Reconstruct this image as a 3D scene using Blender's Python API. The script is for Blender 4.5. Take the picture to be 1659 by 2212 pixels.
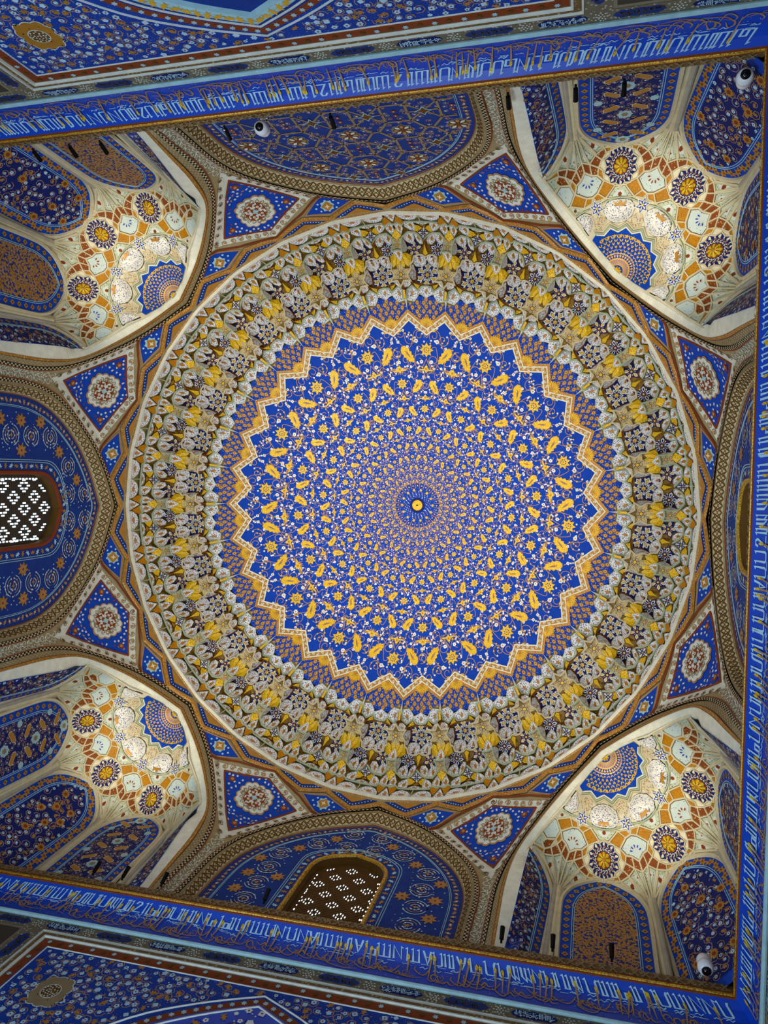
import bpy, math, random
import numpy as np
from mathutils import Matrix

# ------------------------------------------------------------------ scene, camera, world, lights, exposure
for o in list(bpy.data.objects):
    bpy.data.objects.remove(o)
SC = bpy.context.scene
COL = SC.collection
PI = math.pi
rnd = random.Random(7)

def rotvec(r):
    r = np.array(r, float); th = np.linalg.norm(r); k = r / th
    K = np.array([[0, -k[2], k[1]], [k[2], 0, -k[0]], [-k[1], k[0], 0]])
    return np.eye(3) + math.sin(th) * K + (1 - math.cos(th)) * K @ K

cam_d = bpy.data.cameras.new('camera')
cam = bpy.data.objects.new('camera', cam_d); COL.objects.link(cam)
cam_d.sensor_fit = 'VERTICAL'; cam_d.sensor_height = 36.0
cam_d.lens = 1648.82 * 36.0 / 2212.0
cam_d.clip_start = 0.05; cam_d.clip_end = 200
M = rotvec((-0.0475, -0.2593, -0.0164))          # columns: right, down, forward
mw = Matrix.Identity(4)
for i in range(3):
    mw[i][0] = M[i, 0]; mw[i][1] = -M[i, 1]; mw[i][2] = -M[i, 2]
mw[0][3], mw[1][3], mw[2][3] = 3.318, -0.6186, 0.0
cam.matrix_world = mw
SC.camera = cam

world = bpy.data.worlds.new('world'); SC.world = world; world.use_nodes = True
bg = world.node_tree.nodes['Background']
bg.inputs[0].default_value = (0.72, 0.86, 1.0, 1); bg.inputs[1].default_value = 0.55

SC.view_settings.view_transform = 'Standard'
SC.view_settings.look = 'None'
SC.view_settings.gamma = 1.0
SC.view_settings.use_curve_mapping = False
SC.view_settings.exposure = 0.1
try:
    SC.cycles.max_bounces = 5; SC.cycles.diffuse_bounces = 3; SC.cycles.glossy_bounces = 2
    SC.cycles.transmission_bounces = 2
except Exception:
    pass

def lamp(name, kind, loc, aim, power, color, **kw):
    d = bpy.data.lights.new(name, kind); d.energy = power; d.color = color
    for k, v in kw.items():
        setattr(d, k, v)
    o = bpy.data.objects.new(name, d); COL.objects.link(o)
    v = Matrix.Translation(loc)
    from mathutils import Vector
    q = (Vector(aim) - Vector(loc)).to_track_quat('-Z', 'Y')
    o.matrix_world = v @ q.to_matrix().to_4x4()
    return o

WARM = (1.0, 0.80, 0.52); SOFT = (1.0, 0.87, 0.66); DAY = (0.60, 0.78, 1.0)
# added daylight fill low at each side, inside solid walls without doorways
for k, (x, y, p) in enumerate(((0, 5.0, 1050), (0, -5.0, 95), (5.0, 0, 110), (-5.0, 0, 330))):
    lamp('daylight_fill', 'AREA', (x, y, 0.4), (-x * .55, -y * .75, 6.0), p, DAY, shape='RECTANGLE', size=2.4, size_y=3.6)
# dome floodlights standing on the cornice ledge (two per side), each crossing to the far half of the dome
for k in range(4):
    a = k * PI / 2
    for s in (-1, 1):
        n = np.array([math.cos(a), math.sin(a)]); t = np.array([-n[1], n[0]])
        p = n * 4.93 + t * s * 1.25
        q = -n * 2.6 - t * s * 0.9
        lamp('ledge_floodlight', 'SPOT', (p[0], p[1], 9.0), (q[0], q[1], 14.2), 400, SOFT, spot_size=1.5, spot_blend=0.8, shadow_soft_size=0.12)
# one floodlight on the ledge inside each corner niche
for k in range(4):
    a = PI / 4 + k * PI / 2
    n = np.array([math.cos(a), math.sin(a)])
    lamp('niche_floodlight', 'SPOT', (n[0] * 5.15, n[1] * 5.15, 9.25), (n[0] * 5.7, n[1] * 5.7, 11.7), 150, SOFT, spot_size=1.35, spot_blend=1.0, shadow_soft_size=0.08)

# ------------------------------------------------------------------ materials
def lin(h):
    h = h.lstrip('#'); c = [int(h[i:i + 2], 16) / 255 for i in (0, 2, 4)]
    return tuple(x / 12.92 if x <= .04045 else ((x + .055) / 1.055) ** 2.4 for x in c) + (1,)

MATS = {}
def mat(name, col, rough=0.6, metal=0.0, speck=None, vary=0.18, crack=None, bump=0.0, nscale=9.0, emit=0):
    """plain painted plaster: base colour, wear noise, optional printed speckle or crackle"""
    m = bpy.data.materials.new(name); m.use_nodes = True
    nt = m.node_tree; N = nt.nodes; L = nt.links; b = N['Principled BSDF']
    b.inputs['Roughness'].default_value = rough; b.inputs['Metallic'].default_value = metal
    b.inputs['Specular IOR Level'].default_value = .5 if metal or rough < .4 else .12
    tc = N.new('ShaderNodeTexCoord')
    nz = N.new('ShaderNodeTexNoise'); nz.inputs['Scale'].default_value = nscale; nz.inputs['Detail'].default_value = 5
    L.new(tc.outputs['Object'], nz.inputs['Vector'])
    mx = N.new('ShaderNodeMix'); mx.data_type = 'RGBA'
    c = lin(col); d = tuple(x * (1 - vary * 1.6) for x in c[:3]) + (1,); e = tuple(min(1, x * (1 + vary)) for x in c[:3]) + (1,)
    mx.inputs[6].default_value = d; mx.inputs[7].default_value = e
    L.new(nz.outputs['Fac'], mx.inputs[0]); out = mx.outputs[2]
    for sp in (speck or ()):
        sc, thr, c2 = sp
        vo = N.new('ShaderNodeTexVoronoi'); vo.inputs['Scale'].default_value = sc
        L.new(tc.outputs['Object'], vo.inputs['Vector'])
        lt = N.new('ShaderNodeMath'); lt.operation = 'LESS_THAN'; lt.inputs[1].default_value = thr
        L.new(vo.outputs['Distance'], lt.inputs[0])
        m2 = N.new('ShaderNodeMix'); m2.data_type = 'RGBA'; m2.inputs[7].default_value = lin(c2)
        L.new(lt.outputs[0], m2.inputs[0]); L.new(out, m2.inputs[6]); out = m2.outputs[2]
    if crack:
        sc, thr, c2 = crack
        vo = N.new('ShaderNodeTexVoronoi'); vo.feature = 'DISTANCE_TO_EDGE'; vo.inputs['Scale'].default_value = sc
        L.new(tc.outputs['Object'], vo.inputs['Vector'])
        lt = N.new('ShaderNodeMath'); lt.operation = 'LESS_THAN'; lt.inputs[1].default_value = thr
        L.new(vo.outputs['Distance'], lt.inputs[0])
        m2 = N.new('ShaderNodeMix'); m2.data_type = 'RGBA'; m2.inputs[7].default_value = lin(c2)
        L.new(lt.outputs[0], m2.inputs[0]); L.new(out, m2.inputs[6]); out = m2.outputs[2]
    L.new(out, b.inputs['Base Color'])
    if emit:
        b.inputs['Emission Color'].default_value = lin(col); b.inputs['Emission Strength'].default_value = emit
    if bump:
        bp = N.new('ShaderNodeBump'); bp.inputs['Strength'].default_value = bump; bp.inputs['Distance'].default_value = 0.01
        n2 = N.new('ShaderNodeTexNoise'); n2.inputs['Scale'].default_value = 60
        L.new(tc.outputs['Object'], n2.inputs['Vector']); L.new(n2.outputs['Fac'], bp.inputs['Height']); L.new(bp.outputs['Normal'], b.inputs['Normal'])
    MATS[name] = m
    return m

mat('blue', '#0d45b2', .55)
mat('dome_blue', '#0641b4', .55)
mat('deep_blue', '#1c3c8c', .6)
mat('night_blue', '#14246a', .6)
mat('frieze_blue', '#0646c0', .38, vary=.1)
mat('gold', '#f2b412', .42, .12, bump=.3)
mat('bright_gold', '#ffc814', .42, .12, crack=(26, .045, '#b98612'))
mat('dark_gold', '#b9801c', .45, .2)
mat('crackle_gold', '#eab41e', .34, .3, crack=(30, .07, '#7d5a10'))
mat('rim_gold', '#b0741a', .45, .2, speck=((55, .32, '#e8c060'),))
mat('amber', '#c58410', .5, 0, crack=(24, .04, '#9c6410'))
mat('cream', '#efe2bd', .6)
mat('pale_cream', '#f3ecd2', .6)
mat('rib_cream', '#dccfa6', .6)
mat('stone', '#b5ae98', .6)
mat('pale_green', '#b3bf9c', .6)
mat('olive', '#8d7f4c', .7)
mat('umber', '#6b4a1c', .7)
mat('brown', '#8a5a24', .6)
mat('vine', '#c2945a', .6)
mat('white', '#f4f0e6', .6)
mat('ice', '#b9dcea', .5)
mat('turquoise', '#a9cfd2', .5)
mat('rust', '#8a3f18', .6)
mat('tan', '#b98c58', .6)
mat('dull_tan', '#97825c', .65)
mat('black', '#1b1513', .6)
mat('slate', '#4d4438', .7)
mat('lobe_white', '#f2f1ee', .55, speck=((40, .36, '#7f8cb0'), (31, .25, '#39466f'), (22, .15, '#141c4c')), vary=.08)
mat('star_cream', '#e2c583', .55)
mat('soffit_gold', '#a87c1c', .5, .15, crack=(24, .06, '#6d4d10'))
mat('lobe_ivory', '#f3eedd', .55, speck=((42, .34, '#8e99ba'), (30, .24, '#4a5890'), (19, .13, '#2a3570')), vary=.08)
mat('lobe_bronze', '#d8c9a4', .55, speck=((36, .36, '#b08a3c'), (27, .2, '#56649c')), vary=.1)
mat('shield_pale', '#cfdccf', .55, speck=((24, .16, '#54709c'),), vary=.08)
mat('kite_pale', '#c7cfae', .55, speck=((30, .26, '#7d8468'), (19, .16, '#4c5c8c')), vary=.12)
mat('rust_cell', '#8f4a1c', .6, speck=((26, .22, '#d8b070'),))
mat('strip_brown', '#80643a', .7, speck=((22, .3, '#b8a070'),))
mat('face_tan', '#b8a578', .65)
mat('soffit_cream', '#d5c79a', .65)
mat('scroll_white', '#dfe3d3', .6)
mat('plaster', '#8f8468', .8)
mat('floor_stone', '#8c8270', .7)
mat('wall_blue', '#153f9c', .6, speck=((34, .12, '#8fb2d8'),))
mat('cartouche_ground', '#7a7058', .7, speck=((24, .28, '#b9b49c'),))
mat('camera_white', '#f2f4f5', .3, vary=.02)
mat('lens_black', '#050507', .12, vary=.02)
mat('rod_black', '#0c0c0d', .4)
mat('brick_dark', '#4b3d30', .8)
mat('sky_glow', '#d5f0ff', .9, emit=2.2, vary=.02)

# ------------------------------------------------------------------ geometry helpers
SPLAY = None
def splay(V, a):
    """the foot of the octagonal zone widens to the square of the cornice"""
    c, s = math.cos(a), math.sin(a); x = V[:, 0] * c - V[:, 1] * s; y = V[:, 0] * s + V[:, 1] * c
    w = np.clip((10.5 - V[:, 2]) / 1.5, 0, 1) ** 1.3
    ax, ay = np.abs(x), np.abs(y); m = np.maximum(ax, ay); k = np.where(m > 4.3, np.maximum(5.07 - m, 0) * w, 0)
    x = np.where(ax >= ay, x + np.sign(x) * k, x); y = np.where(ay > ax, y + np.sign(y) * k, y)
    return np.c_[x * c + y * s, -x * s + y * c, V[:, 2]]
class MB:
    """collects faces with named materials and links them as one mesh object"""
    def __init__(s):
        s.V = []; s.n = 0; s.F = []; s.mi = []; s.names = []
    def m(s, name):
        if name not in s.names: s.names.append(name)
        return s.names.index(name)
    def add(s, V, F, name):
        V = np.asarray(V, float).reshape(-1, 3); o = s.n; i = s.m(name)
        s.V.append(V); s.n += len(V)
        s.F.extend([tuple(k + o for k in f) for f in F]); s.mi.extend([i] * len(F))
    def grid(s, G, name, close=False):
        G = np.asarray(G, float); a, b = G.shape[:2]; F = []
        for i in range(a - 1):
            for j in range(b - 1 + (1 if close else 0)):
                j2 = (j + 1) % b
                F.append((i * b + j, i * b + j2, (i + 1) * b + j2, (i + 1) * b + j))
        s.add(G.reshape(-1, 3), F, name)
    def fill(s, f, P, name, off=0.0, rings=1, sub=0.0, bulge=0.0, c=None):
        """polygon that is star-shaped about its centre, laid on surface f"""
        P = np.asarray(P, float)
        if sub: P = dense(P, sub, True)
        n = len(P)
        c = P.mean(0) if c is None else np.asarray(c, float)
        A = [c[None]]; O = [off + bulge]
        for k in range(1, rings + 1):
            t = k / rings; A.append(P * t + c * (1 - t)); O += [off + bulge * (1 - t * t)] * n
        V = f(np.vstack(A), np.array(O)); F = []
        for j in range(n):
            F.append((0, 1 + j, 1 + (j + 1) % n))
        for k in range(rings - 1):
            o1 = 1 + k * n; o2 = o1 + n
            for j in range(n):
                j2 = (j + 1) % n; F.append((o1 + j, o2 + j, o2 + j2, o1 + j2))
        s.add(V, F, name)
    def rib(s, f, P, w, name, off=0.0, closed=False, sub=0.0, tip=False):
        """flat ribbon of half-width w along a path"""
        P = np.asarray(P, float)
        if sub: P = dense(P, sub, closed)
        nn = norms(P, closed); n = len(P)
        W = np.full(n, w) if np.isscalar(w) else np.interp(np.linspace(0, 1, n), np.linspace(0, 1, len(w)), w)
        A = P + nn * W[:, None]; B = P - nn * W[:, None]
        V = f(np.vstack([A, B]), np.full(2 * n, off))
        F = [(j, (j + 1) % n, n + (j + 1) % n, n + j) for j in range(n if closed else n - 1)]
        s.add(V, F, name)
    def bar(s, f, P, w, h, name, off=0.0, closed=False, sub=0.0):
        """raised bar with sloping sides along a path"""
        P = np.asarray(P, float)
        if sub: P = dense(P, sub, closed)
        nn = norms(P, closed); n = len(P)
        V = f(np.vstack([P + nn * w, P + nn * w * .55, P - nn * w * .55, P - nn * w]),
              np.concatenate([np.full(n, off), np.full(n, off + h), np.full(n, off + h), np.full(n, off)]))
        F = []
        for j in range(n if closed else n - 1):
            k = (j + 1) % n
            for q in range(3): F.append((q * n + j, q * n + k, (q + 1) * n + k, (q + 1) * n + j))
        s.add(V, F, name)
    def mesh(s, name):
        me = bpy.data.meshes.new(name)
        V = np.vstack(s.V); V = V if SPLAY is None else splay(V, SPLAY); me.from_pydata(V.tolist(), [], s.F)
        for nm in s.names: me.materials.append(MATS[nm])
        me.polygons.foreach_set('material_index', s.mi); me.update()
        return me
    def obj(s, name, parent=None, kind=None, label=None):
        if not s.n: return None
        return put(name, s.mesh(name), parent, kind, label)

def put(name, me, parent=None, kind=None, label=None, rz=0.0):
    o = bpy.data.objects.new(name, me); COL.objects.link(o)
    if parent is not None: o.parent = parent
    if kind: o['kind'] = kind
    if label: o['label'] = label
    if rz: o.rotation_euler.z = rz
    return o

def tag(o, label, cat, group=None, kind=None):
    o['label'] = label; o['category'] = cat
    if group: o['group'] = group
    if kind: o['kind'] = kind
    return o

def root(name, label, cat, group=None, kind=None, loc=(0, 0, 0), rz=0.0):
    o = bpy.data.objects.new(name, None); COL.objects.link(o); o.location = loc; o.rotation_euler.z = rz
    o.empty_display_size = .2
    return tag(o, label, cat, group, kind)

def kids(o):
    return [c for c in COL.objects if c.parent == o]

def dup(r, rz, label=None):
    c = r.copy(); COL.objects.link(c); c.rotation_euler.z = rz
    if label: c['label'] = label
    for ch in kids(r):
        d = ch.copy(); COL.objects.link(d); d.parent = c
        for g in kids(ch):
            e = g.copy(); COL.objects.link(e); e.parent = d
    return c

def norms(P, closed=False):
    n = len(P)
    if closed: d = np.roll(P, -1, 0) - P; a = np.roll(d, 1, 0)
    else:
        e = np.diff(P, axis=0); d = np.vstack([e, e[-1:]]); a = np.vstack([e[:1], e])
    d = d / (np.linalg.norm(d, axis=1)[:, None] + 1e-9); a = a / (np.linalg.norm(a, axis=1)[:, None] + 1e-9)
    t = d + a; l = np.linalg.norm(t, axis=1)[:, None]; t = np.where(l > .2, t / (l + 1e-9), d)
    m = np.clip(np.sum(t * d, 1), .45, 1)[:, None]
    return np.c_[-t[:, 1], t[:, 0]] / m

def dense(P, step, closed=False):
    P = np.asarray(P, float); Q = np.vstack([P, P[:1]]) if closed else P; out = []
    for a, b in zip(Q[:-1], Q[1:]):
        k = max(1, int(np.linalg.norm(b - a) / step + .5))
        for j in range(k): out.append(a + (b - a) * j / k)
    if not closed: out.append(Q[-1])
    return np.array(out)

def smooth(P, k=4, closed=False):
    """Catmull-Rom through the points"""
    P = np.asarray(P, float); n = len(P); out = []
    for i in range(n if closed else n - 1):
        if closed: p0, p1, p2, p3 = P[i - 1], P[i], P[(i + 1) % n], P[(i + 2) % n]
        else: p0, p1, p2, p3 = P[max(i - 1, 0)], P[i], P[i + 1], P[min(i + 2, n - 1)]
        for j in range(k):
            t = j / k
            out.append(.5 * (2 * p1 + (p2 - p0) * t + (2 * p0 - 5 * p1 + 4 * p2 - p3) * t * t + (3 * p1 - p0 - 3 * p2 + p3) * t ** 3))
    if not closed: out.append(P[-1])
    return np.array(out)

def resample(P, n):
    P = np.asarray(P, float); d = np.r_[0, np.cumsum(np.linalg.norm(np.diff(P, axis=0), axis=1))]
    t = np.linspace(0, d[-1], n); return np.c_[[np.interp(t, d, P[:, i]) for i in range(P.shape[1])]].T

def length(P):
    return float(np.sum(np.linalg.norm(np.diff(np.asarray(P, float), axis=0), axis=1)))

def xf(P, c=(0, 0), s=1.0, r=0.0, mir=1):
    P = np.asarray(P, float) * np.array([1, mir]); ca, sa = math.cos(r), math.sin(r)
    return np.c_[P[:, 0] * ca - P[:, 1] * sa, P[:, 0] * sa + P[:, 1] * ca] * s + np.asarray(c, float)

def inside(pt, P):
    x, y = pt; r = False; n = len(P); j = n - 1
    for i in range(n):
        if (P[i][1] > y) != (P[j][1] > y) and x < (P[j][0] - P[i][0]) * (y - P[i][1]) / (P[j][1] - P[i][1] + 1e-12) + P[i][0]: r = not r
        j = i
    return r

def petals(n, r, inner=.6, k=4, rot=0.0, sharp=False):
    a = np.linspace(0, 2 * PI, n * k, endpoint=False)
    w = np.abs(np.cos(a * n / 2)); w = (w if not sharp else w ** 1.6)
    R = r * (inner + (1 - inner) * w); return np.c_[R * np.cos(a + rot), R * np.sin(a + rot)]

def star(n, R, r, rot=0.0):
    a = np.arange(2 * n) * PI / n + rot; q = np.where(np.arange(2 * n) % 2 == 0, R, r)
    return np.c_[q * np.cos(a), q * np.sin(a)]

def disc(r, n=10):
    a = np.linspace(0, 2 * PI, n, endpoint=False); return np.c_[r * np.cos(a), r * np.sin(a)]

def spiral(r, turns=1.3, n=14, rot=0.0, hand=1):
    t = np.linspace(0, 1, n); a = rot + hand * turns * 2 * PI * t; q = r * (1 - .72 * t)
    return np.c_[q * np.cos(a), q * np.sin(a)]

def scalloped(rx, ry, n=12, k=5, depth=.1):
    a = np.linspace(0, 2 * PI, n * k, endpoint=False); q = 1 - depth * (1 - np.abs(np.sin(a * n / 2)))
    sq = 1 / (np.abs(np.cos(a)) ** 3 + np.abs(np.sin(a)) ** 3) ** (1 / 3)
    return np.c_[rx * q * sq * np.cos(a), ry * q * sq * np.sin(a)]

LEAF = np.array([(-.03, 0), (.10, .09), (.17, .21), (.24, .15), (.34, .265), (.42, .19), (.54, .29), (.62, .22), (.74, .26), (.90, .19), (1.02, .04),
                 (.99, -.10), (.86, -.21), (.70, -.24), (.58, -.185), (.50, -.25), (.38, -.155), (.29, -.215), (.20, -.12), (.11, -.13), (.05, -.05)])
SLIT = np.array([(.3, 0), (.42, .035), (.6, .045), (.74, .01), (.6, -.035), (.42, -.03)])
BIRD = np.array([(0, .42), (.07, .28), (.16, .18), (.34, .19), (.62, .2), (.8, .08), (.5, .06), (.2, .0), (.27, -.12), (.12, -.12), (.16, -.28), (.05, -.3),
                 (0, -.5), (-.05, -.3), (-.16, -.28), (-.12, -.12), (-.27, -.12), (-.2, 0), (-.5, .06), (-.8, .08), (-.62, .2), (-.34, .19), (-.16, .18), (-.07, .28)])
PETAL = np.array([(0, 0), (.35, .16), (.65, .2), (1, 0), (.65, -.2), (.35, -.16)])
BUD = np.array([(-.5, 0), (-.1, .3), (.3, .32), (.2, .1), (.55, 0), (.2, -.1), (.3, -.32), (-.1, -.3)])
ACAN = np.array([(-.5, -.25), (-.15, -.1), (0, -.35), (.2, -.12), (.5, -.3), (.42, 0), (.55, .3), (.2, .16), (.05, .42), (-.15, .15), (-.5, .25), (-.36, 0)])

def blossom(mb, f, c, r, petal='white', centre='rust', n=5, off=.006, rot=0.0):
    mb.fill(f, xf(petals(n, r, .55, 3, rot), c), petal, off, c=c)
    if centre: mb.fill(f, xf(disc(r * .3, 5), c), centre, off + .002)

def scatter(poly, n, gap, rg, avoid=()):
    P = np.asarray(poly); lo, hi = P.min(0), P.max(0); out = []
    for _ in range(n * 25):
        q = (rg.uniform(lo[0], hi[0]), rg.uniform(lo[1], hi[1]))
        if len(out) >= n: break
        if not inside(q, P): continue
        if any((q[0] - o[0]) ** 2 + (q[1] - o[1]) ** 2 < gap * gap for o in out): continue
        if any((q[0] - o[0]) ** 2 + (q[1] - o[1]) ** 2 < (o[2] + gap * .4) ** 2 for o in avoid): continue
        out.append(q)
    return out

def floral(mb, f, poly, rg, dens=60, gap=.1, r=.03, white='white', leaf='dark_gold', vine='tan', avoid=(), off=.004, vw=.005, gold_every=5):
    """painted flower field: spiral stems, acanthus leaves and small blossoms"""
    pts = scatter(poly, dens, gap, rg, avoid)
    for i, q in enumerate(pts):
        sp = xf(spiral(gap * rg.uniform(.6, .95), 1.1, 9, rg.uniform(0, 6.28), rg.choice((-1, 1))), q)
        if all(inside(p, poly) for p in sp[::4]): mb.rib(f, sp, vw, vine, off)
        if i % gold_every == 0: mb.fill(f, xf(ACAN, q, r * 2.6, rg.uniform(0, 6.28)), leaf, off + .002)
        else: blossom(mb, f, q, r * rg.uniform(.75, 1.25), white, 'rust' if i % 3 else None, rg.choice((4, 5, 6)), off + .002, rg.uniform(0, 1))
        for _ in range(2):
            b = (q[0] + rg.uniform(-gap, gap) * .6, q[1] + rg.uniform(-gap, gap) * .6)
            if inside(b, poly): mb.fill(f, xf(disc(r * .32, 4), b), rg.choice((white, vine, leaf)), off + .001)

def clip_y(P, y0):
    """keep the part of polygon P with y >= y0"""
    P = [tuple(p) for p in P]; out = []
    for a, b in zip(P, P[1:] + P[:1]):
        ia, ib = a[1] >= y0, b[1] >= y0
        if ia: out.append(a)
        if ia != ib:
            t = (y0 - a[1]) / (b[1] - a[1]); out.append((a[0] + t * (b[0] - a[0]), y0))
    return np.array(out) if len(out) > 2 else None

def box(mb, lo, hi, name):
    x0, y0, z0 = lo; x1, y1, z1 = hi
    V = [(x0, y0, z0), (x1, y0, z0), (x1, y1, z0), (x0, y1, z0), (x0, y0, z1), (x1, y0, z1), (x1, y1, z1), (x0, y1, z1)]
    mb.add(V, [(0, 1, 2, 3), (4, 7, 6, 5), (0, 4, 5, 1), (1, 5, 6, 2), (2, 6, 7, 3), (3, 7, 4, 0)], name)

def tube(mb, a, b, r0, r1, name, n=12, caps=True):
    a = np.array(a, float); b = np.array(b, float); d = b - a; d = d / np.linalg.norm(d)
    e = np.cross(d, (0, 0, 1.0) if abs(d[2]) < .9 else (1.0, 0, 0)); e /= np.linalg.norm(e); g = np.cross(d, e)
    t = np.linspace(0, 2 * PI, n, endpoint=False); c = np.outer(np.cos(t), e) + np.outer(np.sin(t), g)
    mb.add(np.vstack([a + c * r0, b + c * r1]), [(j, (j + 1) % n, n + (j + 1) % n, n + j) for j in range(n)] + ([tuple(range(n)), tuple(range(n, 2 * n))] if caps else []), name)

# surfaces: each maps local metric coordinates (and an offset towards the room) to points, in a frame whose outward axis is +x
def face_at(d):
    return lambda P, o: np.c_[np.full(len(P), d) - o, P[:, 0], P[:, 1]]

# ------------------------------------------------------------------ room shell below the cornice
NAMES = {-90: 'north', 0: 'east', 90: 'south', 180: 'west'}
mb = MB(); box(mb, (-5.6, -5.6, -1.8), (5.6, 5.6, -1.6), 'floor_stone')
tag(mb.obj('floor', kind='structure'), 'plain stone floor of the square prayer hall', 'floor')

mb = MB()
for k in range(4):
    a = k * PI / 2; c, s = math.cos(a), math.sin(a)
    V = np.array([(7.3, -7.3, 8.6), (7.3, 7.3, 8.6), (7.3, 7.3, 15.6), (7.3, -7.3, 15.6), (5.3, -7.3, 8.6), (5.3, 7.3, 8.6)]); mb.add(V @ np.array([[c, s, 0], [-s, c, 0], [0, 0, 1]]), [(0, 1, 2, 3), (0, 4, 5, 1)], 'plaster')
mb.add([(-7.3, -7.3, 15.6), (7.3, -7.3, 15.6), (7.3, 7.3, 15.6), (-7.3, 7.3, 15.6)], [(0, 1, 2, 3)], 'plaster')
tag(mb.obj('ceiling', kind='structure'), 'plain outer roof shell behind the dome and the niches', 'roof')

WF = face_at(5.18)
ARCH_LOW = smooth([(-2.0, 4.6), (-1.88, 5.4), (-1.62, 6.15), (-1.15, 6.8), (-.6, 7.2), (0, 7.5)], 4)
ARCH_LOW = np.vstack([ARCH_LOW, (ARCH_LOW * [-1, 1])[::-1][1:]])

def rect(u0, h0, u1, h1):
    return np.array([(u0, h0), (u1, h0), (u1, h1), (u0, h1)], float)

def fillrect(mb, f, u0, h0, u1, h1, name, off=0.0):
    V = f(rect(u0, h0, u1, h1), np.full(4, off)); mb.add(V, [(0, 1, 2, 3)], name)

def cartouche(f, c, w, h, rg, text, parent, name='cartouche'):
    mb = MB()
    a = w / 2; b = h / 2
    half = [(-a, 0), (-a + .03, b * .55), (-a + .06, b * .6), (-a + .07, b), (-a + .14, b * .82), (-.05, b * .85), (0, b)]
    P = half + [(-x, y) for x, y in half[::-1][1:]]; P = P + [(x, -y) for x, y in P[::-1][1:-1]]
    mb.fill(f, xf(P, c), 'night_blue' if text else 'deep_blue', .008)
    col = 'ice' if text else 'slate'
    n = int(w / .02)
    for i in range(n):
        x = c[0] - a * .82 + i * w * .82 / n; k = rg.random(); y = c[1] + rg.uniform(-.45, .2) * b
        if k < .45: Q = [(x, c[1] - b * .5), (x + .004, c[1] + b * .68)]
        elif k < .8: Q = [(x, y), (x + .016, y - b * .3), (x + .034, y), (x + .03, y + b * .3)]
        else: Q = [(x - .01, y - b * .1), (x + .02, y - b * .25), (x + .045, y)]
        mb.rib(f, Q, .0052, col, .012)
        if k > .5: mb.fill(f, xf(disc(.007, 4), (x, c[1] + b * rg.uniform(.1, .6))), col, .012)
    mb.obj(name, parent)

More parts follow.
